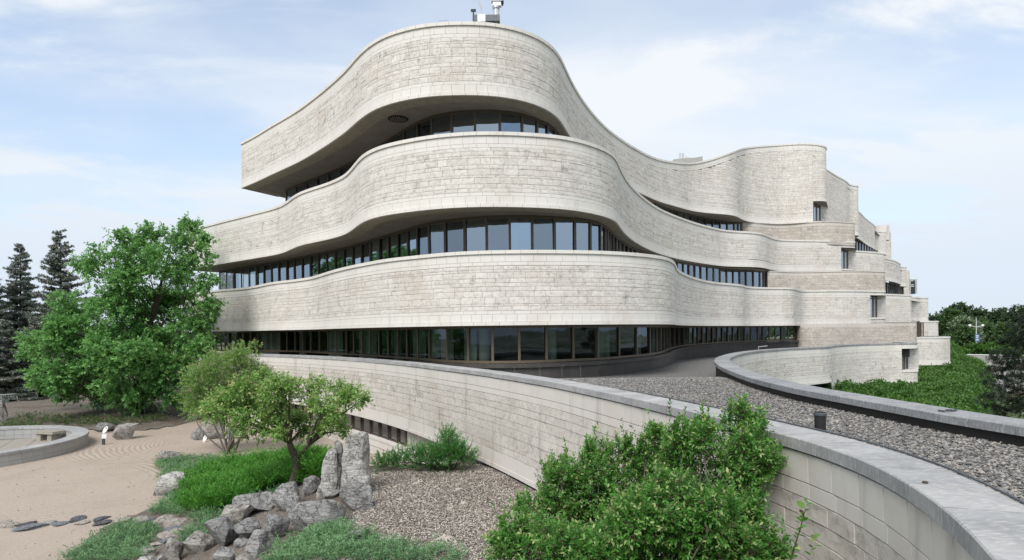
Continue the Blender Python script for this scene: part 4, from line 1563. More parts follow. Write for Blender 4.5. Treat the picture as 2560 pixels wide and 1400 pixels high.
def plan_fill(poly_px, density, tmin=6.0):
    """points spread evenly in plan over the ground area whose outline shows at poly_px"""
    G = np.array([on_ground(x, y, tmin)[:2] for x, y in poly_px])
    lo, hi = G.min(0), G.max(0)
    n = int(density * (hi - lo).prod())
    P = RNG.uniform(lo, hi, (n, 2))
    P = P[inside(P, G)]
    return np.c_[P, terrain(P[:, 0], P[:, 1])]


# wood chips lying on the mulch
t = NT('chip')
t.set(t.mix(t.attr('tint'), (0.19, 0.16, 0.132), (0.57, 0.522, 0.465)), 0.9, 0.2)
P = plan_fill([(925, 1178), (1000, 1172), (1200, 1162), (1300, 1205), (1400, 1260), (1500, 1400), (1400, 1440), (640, 1440), (700, 1390), (780, 1350), (870, 1300), (930, 1230)], 1100)
P = P[(P[:, 1] > 8) & (P[:, 1] < 24)]
n = len(P)
a, tl = RNG.uniform(0, 6.28, n), RNG.normal(0, 0.35, (n, 2))
ln, wd = RNG.uniform(0.010, 0.035, n), RNG.uniform(0.004, 0.010, n)
dx = np.stack([np.cos(a), np.sin(a), tl[:, 0]], 1) * ln[:, None]
dy = np.stack([-np.sin(a), np.cos(a), tl[:, 1]], 1) * wd[:, None]
P[:, 2] += 0.015 + RNG.uniform(0, 0.03, n)
V = np.stack([P - dx - dy, P + dx - dy, P + dx + dy, P - dx + dy], 1)
o = mesh('wood_chips', V.reshape(-1, 3), np.arange(n * 4).reshape(-1, 4), 'chip', None, {'tint': RNG.random(n)})
tag(o, 'weathered grey brown wood chips spread over the mound', 'wood chips', kind='stuff')


N = 900
P = np.c_[RNG.uniform(-26, -9, N), RNG.uniform(15, 40, N), np.full(N, ZS + 0.01)]
P = P[terrain(P[:, 0], P[:, 1]) < ZS + 0.01]
tag(pebbles('sand_pebbles', P, RNG.uniform(0.012, 0.035, len(P)), 'pebble'), 'scattered dark pebbles on the raked sand', 'pebbles')


# ------------------------------------------------------------------ plants
def reseed(k):
    global RNG
    RNG = np.random.default_rng(k)


def unit(v):
    return v / np.maximum(np.linalg.norm(v, axis=-1, keepdims=True), 1e-9)


def foliage(name, pos, dirs, L, k, leaf, width, mat, parent, angle=0.9, droop=0.0, six=False, spread_tint=0.5, jitter=0.25, base_t=0.0, curl=0.25, bias=None):
    """k leaves along each shoot; pos (n,3) foot of the shoot, dirs (n,3), L (n)"""
    n = len(pos)
    dirs = unit(dirs)
    L = np.broadcast_to(np.asarray(L, float), (n,))
    ref = np.where(np.abs(dirs[:, 2:3]) > 0.9, np.array([[1.0, 0, 0]]), np.array([[0, 0, 1.0]]))
    e1 = unit(np.cross(dirs, ref))
    e2 = np.cross(dirs, e1)
    ph = RNG.uniform(0, 6.28, n)
    tt = (np.arange(k) + 0.5) / k
    tt = base_t + (1 - base_t) * tt
    az = ph[:, None] + np.arange(k)[None] * 2.39996 + RNG.normal(0, jitter, (n, k))
    an = angle * (1.15 - 0.55 * tt)[None] + RNG.normal(0, jitter * 0.6, (n, k))
    out = np.cos(az)[..., None] * e1[:, None] + np.sin(az)[..., None] * e2[:, None]
    ld = unit(np.cos(an)[..., None] * dirs[:, None] + np.sin(an)[..., None] * out)
    ld[..., 2] -= droop
    ld = unit(ld)
    root = pos[:, None] + dirs[:, None] * (L[:, None] * tt[None])[..., None]
    sz = leaf * RNG.uniform(0.65, 1.2, (n, k))[..., None]
    up = np.array([0, 0, 1.0]) + RNG.normal(0, 0.45, (n, k, 3))
    side = unit(np.cross(ld, up))
    nor = np.cross(side, ld)
    w = sz * width
    if six:
        pts = [root, root + ld * sz * 0.3 + side * w * 0.46, root + ld * sz * 0.3 - side * w * 0.46,
               root + ld * sz * 0.68 + side * w * 0.40 - nor * sz * curl * 0.25, root + ld * sz * 0.68 - side * w * 0.40 - nor * sz * curl * 0.25,
               root + ld * sz - nor * sz * curl * 0.7]
        V = np.stack(pts, 2).reshape(-1, 6, 3)
        T = np.array([(0, 2, 1), (1, 2, 3), (2, 4, 3), (3, 4, 5)])
        nv = 6
    else:
        pts = [root, root + ld * sz * 0.45 + side * w * 0.5, root + ld * sz - nor * sz * curl * 0.5, root + ld * sz * 0.45 - side * w * 0.5]
        V = np.stack(pts, 2).reshape(-1, 4, 3)
        T = np.array([(0, 2, 1), (0, 3, 2)])
        nv = 4
    m = len(V)
    F_ = (T[None] + (np.arange(m) * nv)[:, None, None]).reshape(-1, 3)
    tint = np.clip((0.35 + 0.4 * tt)[None] + RNG.normal(0, 0.22, (n, k)) + RNG.normal(0, 0.18, (n, 1)) + (0 if bias is None else np.asarray(bias)[:, None]), 0, 1).ravel()
    return mesh(name, V.reshape(-1, 3), F_, mat, parent, {'tint': np.repeat(tint, len(T))})


def lobe_shoots(lobes, density, up=0.35, inner=0.55, squash=1.0, L=(0.25, 0.5), wander=0.5):
    """feet and directions of shoots over a set of balls (x, y, z, r)"""
    P, D, LL = [], [], []
    for x, y, z, r in lobes:
        n = max(6, int(density * 12.57 * r * r))
        d = unit(RNG.normal(0, 1, (n, 3)))
        rr = r * (inner + (1 - inner) * RNG.random(n) ** 0.6) * RNG.uniform(0.8, 1.12, n)
        p = np.array((x, y, z)) + d * rr[:, None] * np.array((1, 1, squash))
        P.append(p)
        D.append(unit(d + np.array((0, 0, up)) + RNG.normal(0, wander * 0.5, (n, 3))))
        LL.append(RNG.uniform(L[0], L[1], n))
    return np.vstack(P), np.vstack(D), np.concatenate(LL)


def limb(mb, a, b, r0, r1, sag=0.0, n=7, seg=6, wob=0.06):
    a, b = np.array(a, float), np.array(b, float)
    ln = np.linalg.norm(b - a)
    pts, rad = [], []
    w = RNG.normal(0, wob * ln, 3)
    for i in range(seg + 1):
        t_ = i / seg
        p = a + (b - a) * t_ + w * math.sin(t_ * math.pi) + np.array((0, 0, sag * ln * math.sin(t_ * math.pi)))
        pts.append(tuple(p))
        rad.append(r0 + (r1 - r0) * t_)
    mb.tube(pts, rad, n)


def px_lobes(L, y, jitter=0.8, f=1.0):
    out = []
    for e in L:
        px, py, r = e[:3]
        dy = e[3] if len(e) > 3 else RNG.uniform(-jitter, jitter)
        Y = y + dy
        p = at_y(px, py, Y)
        out.append((p[0], p[1], p[2], r / F * Y * f))
    return out


reseed(1001)
# --- the big maple at the left end of the museum
base = on_ground(345, 1034)
TY = float(base[1])
ML = [(476, 572, 30), (445, 598, 36), (386, 588, 30), (372, 622, 42), (318, 612, 40), (262, 650, 44), (213, 668, 34), (492, 640, 36), (430, 665, 62), (345, 690, 66),
      (508, 708, 32), (450, 745, 70), (360, 765, 78), (262, 755, 66), (178, 768, 46), (520, 762, 26), (480, 820, 58), (400, 850, 82), (300, 850, 88), (205, 845, 66),
      (128, 858, 46), (82, 872, 34), (95, 928, 36), (150, 930, 56), (235, 925, 78), (335, 935, 84), (428, 920, 70), (498, 868, 36), (168, 972, 44), (262, 972, 44),
      (352, 978, 44), (425, 985, 38), (466, 958, 32), (118, 962, 24), (505, 600, 22), (150, 800, 26)]
mb_tw = MB()
maple = thing('maple_tree', tuple(base), 'big bright green broadleaf tree with layered branches beside the museum end', 'tree')
lobes = px_lobes(ML, TY, jitter=2.6)
small = []
for x, y, z, r in lobes:
    for _ in range(20 if z < 2.0 else 13):
        d = unit(RNG.normal(0, 1, 3)) * np.array((1.0, 1.0, 0.9)) * r * RNG.uniform(0.25, 1.12)
        small.append((x + d[0], y + d[1], z + d[2], r * RNG.uniform(0.18, 0.36)))
mb = MB()
top = at_y(430, 600, TY)
trunk_pts = [base + np.array((0, 0, -0.2)), at_y(346, 1000, TY), at_y(352, 930, TY), at_y(368, 840, TY), at_y(395, 740, TY), top]
mb.tube([tuple(p) for p in trunk_pts], [0.42, 0.27, 0.24, 0.18, 0.11, 0.04], 10)
mb.build('trunk', 'bark', maple, smooth=True)
mb = MB()
for x, y, z, r in lobes:
    t_ = np.clip((z - base[2]) / (top[2] - base[2]) - 0.22, 0.12, 0.93)
    i = t_ * 5
    a = trunk_pts[int(i)] + (trunk_pts[min(5, int(i) + 1)] - trunk_pts[int(i)]) * (i - int(i))
    limb(mb, a, (x, y, z), 0.075 * (1.15 - t_), 0.02, sag=0.05)
    for _ in range(4):
        d = unit(RNG.normal(0, 1, 3)) * r * 0.85
        limb(mb, (x, y, z), (x + d[0], y + d[1], z + d[2]), 0.025, 0.008, n=5, seg=3)
mb.build('branches', 'bark', maple)
for x, y, z, r in small:
    if RNG.random() < 0.5:
        limb(mb_tw, (x - RNG.normal(0, 0.3), y + RNG.normal(0, 0.3), z - r * 1.5), (x, y, z), 0.02, 0.008, n=4, seg=3)
o_ = mb_tw.build('twigs', 'bark', maple)
o_['kind'] = 'stuff'
P, D, LL = lobe_shoots(small, 7.0, up=0.05, inner=0.2, squash=0.5, L=(0.25, 0.55))
P2, D2, L2 = lobe_shoots([(x, y, z, r * 0.92) for x, y, z, r in lobes], 1.7, up=0.05, inner=0.45, squash=0.9, L=(0.25, 0.55))
P, D, LL = np.vstack([P, P2]), np.vstack([D, D2]), np.r_[LL, L2]
bz = (P[:, 2] - P[:, 2].min()) / np.ptp(P[:, 2])
foliage('crown', P, D, LL, 10, 0.21, 0.68, 'leaf_maple', maple, angle=1.15, droop=0.3, bias=RNG.normal(0, 0.08, len(P)))


reseed(1002)
# --- spruces behind it
def spruce(px, ytop, Y, width_px, label, seed, mat='needle_dark', tiers=46, ragged=0.3, zbase=-6.4, k=12, needle=0.26):
    rg = np.random.default_rng(seed)
    tip = at_y(px, ytop, Y)
    root = thing('spruce_tree', (tip[0], Y, zbase), label, 'tree', 'conifers behind the maple')
    H = tip[2] - zbase
    W = width_px / F * Y / 2
    MB().tube([(tip[0], Y, zbase), (tip[0], Y, zbase + H * 0.5), (tip[0], Y, tip[2])], [0.24, 0.13, 0.02], 8).build('trunk', 'bark', root)
    P, D, LL = [], [], []
    mbb = MB()
    for i in range(tiers * 9):
        t_ = ((i + rg.random()) / (tiers * 9)) ** 0.75
        z = tip[2] - H * 0.97 * t_
        w = W * (0.06 + 0.94 * t_ ** 0.8) * (0.8 + 0.35 * math.sin(t_ * 60 + seed) * 0.5 + 0.1)
        for b in range(1):
            if rg.random() < ragged * 0.4:
                continue
            a = rg.uniform(0, 6.28)
            ln = w * rg.uniform(0.45, 1.15)
            dr = np.array((math.cos(a), math.sin(a), -0.20 + 0.45 * (1 - t_)))
            tip_b = np.array((tip[0], Y, z)) + dr * ln + np.array((0, 0, 0.10 * ln))
            mbb.tube([(tip[0], Y, z), tuple((np.array((tip[0], Y, z)) + tip_b) / 2 + np.array((0, 0, -0.06 * ln))), tuple(tip_b)], [0.035, 0.02, 0.008], 4, cap=False)
            m = max(3, int(ln * 5.5))
            for j in range(m):
                f = (j + rg.uniform(0.2, 1.0)) / m
                if f < 0.18:
                    continue
                p = np.array((tip[0], Y, z)) + dr * ln * f + np.array((0, 0, 0.10 * ln * f * f))
                for sd in (-1, 1):
                    q = np.array((-dr[1] * sd, dr[0] * sd, rg.uniform(-0.35, 0.1))) + dr * 0.7
                    P.append(p)
                    D.append(q)
                    LL.append((0.22 + 0.5 * (1 - f)) * rg.uniform(0.6, 1.1) * min(1.0, 0.35 + w * 0.4))
    mbb.build('branches', 'bark', root)
    foliage('crown', np.array(P), np.array(D), np.array(LL), k, needle, 0.34, mat, root, angle=0.9, droop=0.2)


spruce(150, 574, 64, 215, 'tall dark spruce whose tip stands highest of the conifers', 1)
spruce(50, 611, 66, 190, 'slim dark spruce with a thin bare tip near the picture edge', 2, ragged=0.4)
spruce(-40, 640, 62, 240, 'dark spruce cut off by the picture edge', 3)
spruce(100, 790, 58, 190, 'low dense spruce below the two tall conifers', 4, tiers=34)
spruce(15, 800, 55, 170, 'low dense spruce beside the white railing', 5, tiers=34)


reseed(1003)
# --- small ornamental tree on the rock mound
base = on_ground(737, 1217)
AY = float(base[1])
apple = thing('ornamental_tree', tuple(base), 'small tree with yellow green leaves and a bent dark trunk among the boulders', 'tree')
tp = [base + np.array((0, 0, -0.1)), at_y(735, 1200, AY), at_y(742, 1172, AY), at_y(741, 1150, AY), at_y(730, 1125, AY), at_y(724, 1108, AY)]
mb = MB()
mb.tube([tuple(p) for p in tp], [0.24, 0.155, 0.125, 0.115, 0.115, 0.09], 10)
mb.tube([tuple(at_y(742, 1146, AY)), tuple(at_y(756, 1130, AY)), tuple(at_y(772, 1112, AY)), tuple(at_y(800, 1075, AY))], [0.075, 0.06, 0.05, 0.03], 8)
mb.build('trunk', 'bark', apple, smooth=True)
AL = [(690, 958, 34), (722, 962, 34), (622, 962, 46), (585, 985, 40), (552, 1012, 34), (620, 1020, 54), (700, 1010, 56), (775, 985, 40), (838, 968, 34), (872, 985, 26),
      (893, 1005, 16), (802, 1035, 46), (848, 1015, 34), (740, 1062, 46), (662, 1070, 46), (606, 1075, 36), (800, 1085, 30), (575, 1055, 28), (640, 1105, 26), (700, 1112, 22),
      (765, 1100, 30), (830, 1065, 26), (545, 1040, 20), (660, 935, 16), (845, 1100, 14)]
lobes = px_lobes([(725 + (x - 725) * 1.10, 1004 + (y - 1012) * 0.82, r) for x, y, r in AL], AY, jitter=1.1, f=0.86)
mb = MB()
for x, y, z, r in lobes:
    a = tp[5] if x < base[0] + 0.4 else at_y(772, 1112, AY)
    mid = (np.array(a) + np.array((x, y, z))) / 2 + np.array((0, 0, 0.15))
    mb.tube([tuple(a), tuple(mid), (x, y, z)], [0.05, 0.03, 0.012], 6)
    for _ in range(5):
        d = unit(RNG.normal(0, 1, 3)) * r * 0.95
        limb(mb, (x, y, z), (x + d[0], y + d[1], z + d[2]), 0.012, 0.004, n=4, seg=3)
mb.build('branches', 'bark', apple)
lobes = [(x + d[0] * r, y + d[1] * r, z + d[2] * r, r * RNG.uniform(0.35, 0.55)) for x, y, z, r in lobes for d in unit(RNG.normal(0, 1, (7, 3))) * RNG.uniform(0.2, 0.95, (7, 1))]
P, D, LL = lobe_shoots(lobes, 34.0, up=0.15, inner=0.2, squash=0.55, L=(0.16, 0.32))
foliage('crown', P, D, LL, 9, 0.105, 0.55, 'leaf_apple', apple, angle=1.0, droop=0.2)

reseed(1004)
# --- feathery shrub tree behind it, with dead twigs on top
SY = 32.0
FL = [(500, 940, 40), (545, 912, 40), (600, 905, 36), (628, 930, 34), (545, 975, 52), (600, 975, 46), (492, 988, 32), (655, 940, 30), (640, 985, 40), (482, 1018, 24), (520, 1018, 30), (665, 1005, 26), (590, 885, 24)]
shrub = thing('feathery_shrub', (at_y(570, 1040, SY)[0], SY, ZS), 'pale green airy shrub with bare dead twigs on top in front of the parapet wall', 'shrub')
lobes = px_lobes([(x, y + 8, r) for x, y, r in FL], SY, jitter=1.3, f=0.95)
mb = MB()
fb_ = np.array((at_y(570, 1040, SY)[0], SY, ZS))
for x, y, z, r in lobes:
    limb(mb, fb_ + RNG.normal(0, 0.15, 3) * (1, 1, 0), (x, y, z), 0.05, 0.012)
    for _ in range(8):
        d = unit(RNG.normal(0, 1, 3) + np.array((0, 0, 0.5))) * r * 1.0
        limb(mb, (x, y, z), (x + d[0], y + d[1], z + d[2]), 0.012, 0.004, n=4, seg=3)
mb.build('branches', 'bark_grey', shrub)
for cx_, cy_, n_, rr in ((592, 872, 46, 34), (515, 920, 30, 30), (475, 960, 26, 26), (640, 905, 24, 26)):
    mb = MB()
    o_ = at_y(cx_, cy_ + rr, SY)
    for _ in range(n_):
        d = unit(RNG.normal(0, 1, 3) * (1, 0.8, 0.6) + np.array((0, 0, 0.8))) * (rr / F * SY) * RNG.uniform(0.7, 1.7)
        e = o_ + d
        limb(mb, o_, e, 0.012, 0.005, n=4, seg=3, wob=0.1)
        for _ in range(3):
            d2 = unit(d / np.linalg.norm(d) + RNG.normal(0, 0.6, 3)) * 0.28
            f = RNG.uniform(0.4, 1.0)
            limb(mb, o_ + d * f, o_ + d * f + d2, 0.006, 0.003, n=3, seg=2)
    mb.build('dead_twigs', 'bark_grey', shrub)
P, D, LL = lobe_shoots(lobes, 42.0, up=0.5, inner=0.15, L=(0.2, 0.45))
kf = RNG.random(len(P)) < 0.55
foliage('crown', P[kf], D[kf], LL[kf], 12, 0.10, 0.42, 'leaf_feather', shrub, angle=0.9)
foliage('crown', P[~kf], D[~kf], LL[~kf], 12, 0.11, 0.46, 'leaf_apple', shrub, angle=0.9)
P, D, LL = lobe_shoots(px_lobes([(612, 868, 13), (640, 872, 14), (605, 880, 8)], SY, 0.3), 22, up=0.5, L=(0.15, 0.3))
foliage('crown', P, D, LL, 10, 0.11, 0.5, 'leaf_apple', shrub)


reseed(1005)
# --- the leafy bushes against the near parapet
def bush(label, LB, Y, density, root_px, group='bushes by the near parapet'):
    lobes = px_lobes(LB, Y, jitter=0.0)
    lobes = [(x, y + RNG.uniform(-0.35, 0.35), z, r * 1.02) for x, y, z, r in lobes]
    b = at_y(root_px, 1400, Y)
    zb_ = float(terrain(b[0], Y))
    root = thing('leafy_bush', (b[0], Y, zb_), label, 'bush', group)
    mb = MB()
    for x, y, z, r in lobes:
        limb(mb, (b[0] + RNG.normal(0, 0.12), Y + RNG.normal(0, 0.12), zb_), (x, y, z), 0.022, 0.007, n=5, seg=6, wob=0.05)
        for _ in range(4):
            d = unit(RNG.normal(0, 1, 3) + np.array((0, 0, 0.6))) * r * 0.9
            limb(mb, (x, y, z), (x + d[0], y + d[1], z + d[2]), 0.006, 0.003, n=4, seg=3)
    mb.build('stems', 'bark_grey', root)
    sub = [(x + d[0] * r, y + d[1] * r, z + d[2] * r, r * RNG.uniform(0.28, 0.5)) for x, y, z, r in lobes for d in unit(RNG.normal(0, 1, (6, 3))) * RNG.uniform(0.35, 0.95, (6, 1))]
    P, D, LL = lobe_shoots(sub, density * 0.9, up=0.7, inner=0.1, L=(0.10, 0.22), wander=0.8)
    P2, D2, L2 = lobe_shoots(lobes, density * 0.9, up=0.5, inner=0.45, L=(0.08, 0.18), wander=0.8)
    P, D, LL = np.vstack([P, P2]), np.vstack([D, D2]), np.r_[LL, L2]
    tips = [(x + RNG.uniform(-0.8, 0.8) * r, y + RNG.uniform(-0.8, 0.8) * r, z + r * RNG.uniform(0.3, 0.9)) for x, y, z, r in lobes for _ in range(8)]
    td = np.c_[RNG.normal(0, 0.22, (len(tips), 2)), np.ones(len(tips))]
    tl_ = np.where(RNG.random(len(tips)) < 0.14, RNG.uniform(0.28, 0.45, len(tips)), RNG.uniform(0.09, 0.24, len(tips)))
    foliage('shoot_tips', np.array(tips), td, tl_, 22, 0.054, 0.44, 'leaf_bush', root, angle=0.95, six=True, jitter=0.2)
    foliage('leaves', P, D, LL, 13, 0.050, 0.46, 'leaf_bush', root, angle=1.05, six=True, droop=0.1, jitter=0.3)
    return root


tall = [(1871, 1052, 16), (1852, 1072, 30), (1893, 1075, 22), (1845, 1110, 40), (1905, 1112, 26), (1790, 1112, 44), (1735, 1088, 22), (1722, 1118, 40), (1762, 1075, 12), (1880, 1150, 44),
        (1905, 1185, 36), (1830, 1170, 56), (1750, 1175, 60), (1870, 1215, 38), (1925, 1160, 22), (1690, 1090, 24), (1830, 1225, 34), (1700, 1160, 40)]
bush('tallest leafy bush, its tips rising above the coping of the parapet', tall, 7.7, 95, 1800)
left = [(1638, 1095, 16), (1645, 1130, 34), (1610, 1135, 18), (1567, 1128, 12), (1560, 1160, 44), (1500, 1150, 30), (1488, 1180, 46), (1402, 1185, 22), (1392, 1205, 38), (1372, 1195, 16), (1400, 1245, 46), (1470, 1240, 64),
        (1570, 1225, 66), (1650, 1200, 60), (1345, 1285, 40), (1310, 1275, 18), (1420, 1310, 70), (1520, 1290, 70), (1430, 1190, 18), (1475, 1140, 14)]
bush('broad leafy bush nearest the mulch mound, with upright pale shoot tips', left, 8.3, 85, 1480)
low = [(1770, 1262, 48), (1690, 1250, 56), (1620, 1285, 66), (1720, 1310, 72), (1820, 1310, 50), (1862, 1340, 44), (1895, 1300, 16), (1890, 1375, 48), (1800, 1370, 72), (1690, 1385, 80), (1580, 1370, 80), (1470, 1385, 80),
       (1360, 1375, 66), (1290, 1350, 40), (1285, 1395, 46), (1245, 1395, 26), (1400, 1430, 80), (1540, 1440, 80), (1700, 1450, 80), (1840, 1430, 60), (1925, 1395, 30), (1560, 1300, 50)]
bush('lowest leafy bush at the bottom edge, spreading below the other two', low, 6.4, 125, 1600)
# slim sapling against the wall
sy = 5.6
sp = [at_y(1965, 1440, sy), at_y(1985, 1370, sy), at_y(2000, 1325, sy), at_y(2014, 1272, sy)]
sap = thing('sapling', (sp[0][0], sy, float(terrain(sp[0][0], sy))), 'slim red-stemmed sapling with a few round leaves against the parapet wall', 'sapling')
MB().tube([(sp[0][0] - 0.05, sy, float(terrain(sp[0][0], sy)))] + [tuple(p) for p in sp], [0.012, 0.009, 0.007, 0.005, 0.003], 6).build('stem', 'bark', sap)
pp = np.array([sp[0] + (sp[3] - sp[0]) * f for f in (0.1, 0.35, 0.6, 0.8)] + [at_y(2026, 1392, sy)])
foliage('leaves', pp, np.array([(0.25, 0, 1)] * 5), 0.2, 8, 0.085, 0.62, 'leaf_bush', sap, angle=1.1, six=True)


reseed(1006)
STEPS = [('first pale stepping stone at the left picture edge', 0, 28, 1299, 1309, 'step_light'), ('second pale thin stepping stone from the left edge', 6, 47, 1306, 1319, 'step_light'),
         ('dark oval stepping stone paired with a slate blue one', 43, 86, 1303, 1319, 'step_dark'), ('slate blue stepping stone nearest the viewer in its row', 45, 107, 1310, 1328, 'step_blue'),
         ('grey round stepping stone beside a longer grey one', 106, 140, 1300, 1313, 'rock_grey'), ('long grey stepping stone beside a round grey one', 130, 168, 1302, 1316, 'step_blue'),
         ('brown black stepping stone paired with a small beige one', 174, 212, 1290, 1306, 'step_dark'), ('small beige stepping stone paired with a brown black one', 191, 224, 1300, 1312, 'step_light'),
         ('blackest stepping stone, round and upper of a dark pair', 232, 263, 1290, 1306, 'step_dark'), ('brown dark stepping stone, lower of a dark pair', 244, 277, 1297, 1314, 'step_dark'),
         ('thin beige stepping stone right of the dark pair', 283, 326, 1293, 1308, 'step_light'), ('wide grey beige stepping stone touching the juniper', 319, 371, 1291, 1313, 'rock_tan'),
         ('small dark stepping stone squeezed beside the juniper', 368, 393, 1295, 1307, 'step_dark'), ('beige stepping stone where the row meets the mound', 381, 427, 1287, 1313, 'step_light'),
         ('broad flat beige stepping stone between two junipers', 407, 473, 1293, 1321, 'step_light'), ('slate grey stepping stone below the broad beige one', 413, 456, 1315, 1331, 'step_blue'),
         ('long beige stepping stone reaching under the juniper', 400, 477, 1321, 1347, 'step_light'), ('grey stepping stone below the long beige one', 401, 446, 1340, 1357, 'step_blue'),
         ('pale last stepping stone above the post-like rock', 377, 417, 1353, 1366, 'step_light')]
STEP_AT = []
for lb, x0, x1, yt, yb_, mt in STEPS:
    g = on_ground((x0 + x1) / 2, yb_ - (yb_ - yt) * 0.4)
    STEP_AT.append((g[0], g[1], (x1 - x0) / F * g[1] / 2 + 0.16))


# --- junipers
def juniper(name, label, cat, poly, density, mat, height, L=(0.16, 0.34), k=11, leaf=0.075, width=0.26, up=0.55, tmin=6.0, kind=None, lumps=1.0, group=None, gaps=0.0):
    P = plan_fill(poly, density, tmin)
    for sx, sy_, sr in STEP_AT:
        P = P[((P[:, 0] - sx) / sr) ** 2 + ((P[:, 1] - sy_) / 0.62) ** 2 > 1]
    n = len(P)
    lump = np.array([0.5 + 0.5 * mnoise.noise((p[0] * 0.9, p[1] * 0.9, 3.1)) + 0.35 * mnoise.noise((p[0] * 2.3, p[1] * 2.3, 7.7)) for p in P])
    if gaps:
        kp = lump + RNG.normal(0, 0.12, n) > gaps
        P, lump = P[kp], lump[kp]
        n = len(P)
    P[:, 2] += height * np.clip(lump, 0.05, 1.2) * RNG.uniform(0.25, 1.0, n) * lumps
    a = RNG.uniform(0, 6.28, n)
    D = np.stack([np.cos(a), np.sin(a), up + RNG.normal(0, 0.25, n)], 1)
    fine = np.array([mnoise.noise((p[0] * 2.4, p[1] * 2.4, 1.7)) + 0.6 * mnoise.noise((p[0] * 5.5, p[1] * 5.5, 9.2)) for p in P])
    P[:, 2] += height * 0.35 * np.clip(fine, -0.6, 0.8)
    o = foliage(name, P, D, RNG.uniform(L[0], L[1], n), k, leaf, width, mat, None, angle=0.65, curl=0.1, bias=0.45 * fine)  # height noise also drives the tint: shade of the hollows painted into it
    return tag(o, label, cat, group, kind)


JG = 'spreading junipers on the mound'
juniper('juniper_shrub', 'grey green carpet juniper at the far sandy tip of the mound', 'juniper', [(388, 1168), (400, 1150), (450, 1146), (530, 1149), (600, 1160), (570, 1184), (500, 1198), (440, 1203), (392, 1202), (410, 1185)], 210, 'needle_grey', 0.30, group=JG, gaps=0.2)
juniper('juniper_shrub', 'vivid green feathery juniper sprawling below the ornamental tree', 'juniper', [(460, 1222), (520, 1190), (600, 1168), (680, 1155), (760, 1148), (818, 1140), (815, 1210), (790, 1220), (740, 1216), (690, 1222), (640, 1248), (600, 1268), (540, 1290), (470, 1300), (450, 1270), (470, 1245)], 420, 'needle_bright', 0.85,
        L=(0.25, 0.6), k=15, leaf=0.11, width=0.2, up=0.8, group=JG, gaps=0.34)
juniper('juniper_shrub', 'grey green carpet juniper between the white boulder and the stepping stones', 'juniper', [(455, 1238), (470, 1262), (462, 1290), (540, 1296), (640, 1252), (690, 1226), (697, 1238), (600, 1272), (552, 1308), (520, 1338), (480, 1380), (455, 1375), (440, 1340), (480, 1312), (420, 1308), (368, 1314), (375, 1292), (400, 1265), (430, 1240)], 260, 'needle_grey', 0.28, group=JG, gaps=0.2)
juniper('juniper_shrub', 'dense green carpet juniper below the row of stepping stones', 'juniper', [(150, 1412), (230, 1352), (300, 1322), (350, 1313), (412, 1326), (402, 1346), (388, 1372), (350, 1412)], 260, 'needle_grey', 0.34, group=JG, gaps=0.18)
juniper('juniper_shrub', 'grey green carpet juniper along the bottom edge beside the wood chips', 'juniper', [(660, 1425), (700, 1375), (760, 1355), (800, 1325), (862, 1318), (880, 1345), (960, 1357), (1080, 1378), (1160, 1396), (1170, 1430)], 300, 'needle_grey', 0.26, tmin=5, group=JG, gaps=0.22)
wj = px_lobes([(1120, 1108, 22), (1125, 1135, 34), (1080, 1138, 30), (1165, 1148, 26), (1035, 1142, 24), (1000, 1155, 22), (960, 1162, 16), (1060, 1160, 26), (1110, 1160, 26), (1120, 1092, 10), (1120, 1084, 7), (1150, 1130, 20), (980, 1158, 18), (945, 1166, 12)], 20.0, 0.4, f=0.82)
wjo = thing('wall_juniper', (wj[1][0], 20.0, float(terrain(wj[1][0], 20.0))), 'spiky dark green juniper growing against the foot of the parapet wall', 'juniper')
mb = MB()
for x, y, z, r in wj:
    limb(mb, (wj[1][0], 20.0, -4.7), (x, y, z), 0.03, 0.01, n=5)
mb.build('stems', 'bark', wjo)
P, D, LL = lobe_shoots(wj, 110, up=1.1, inner=0.3, L=(0.2, 0.45))
foliage('sprays', P, D, LL, 15, 0.09, 0.26, 'needle_wall', wjo, angle=0.6)
juniper('ground_cover', 'dark green ground cover on the bank under the maple', 'ground cover', [(0, 1066), (70, 1040), (200, 1046), (330, 1050), (420, 1040), (415, 1052), (330, 1068), (230, 1068), (120, 1062), (0, 1085)], 26, 'grass_green', 0.3, L=(0.3, 0.6), k=10, leaf=0.16, kind='stuff')


# ------------------------------------------------------------------ rocks
ICO = {}


def ico(sub):
    if sub not in ICO:
        bm = bmesh.new()
        bmesh.ops.create_icosphere(bm, subdivisions=sub, radius=1.0)
        bm.verts.ensure_lookup_table()
        ICO[sub] = (np.array([v.co[:] for v in bm.verts]), np.array([[v.index for v in f.verts] for f in bm.faces]))
        bm.free()
    return ICO[sub]


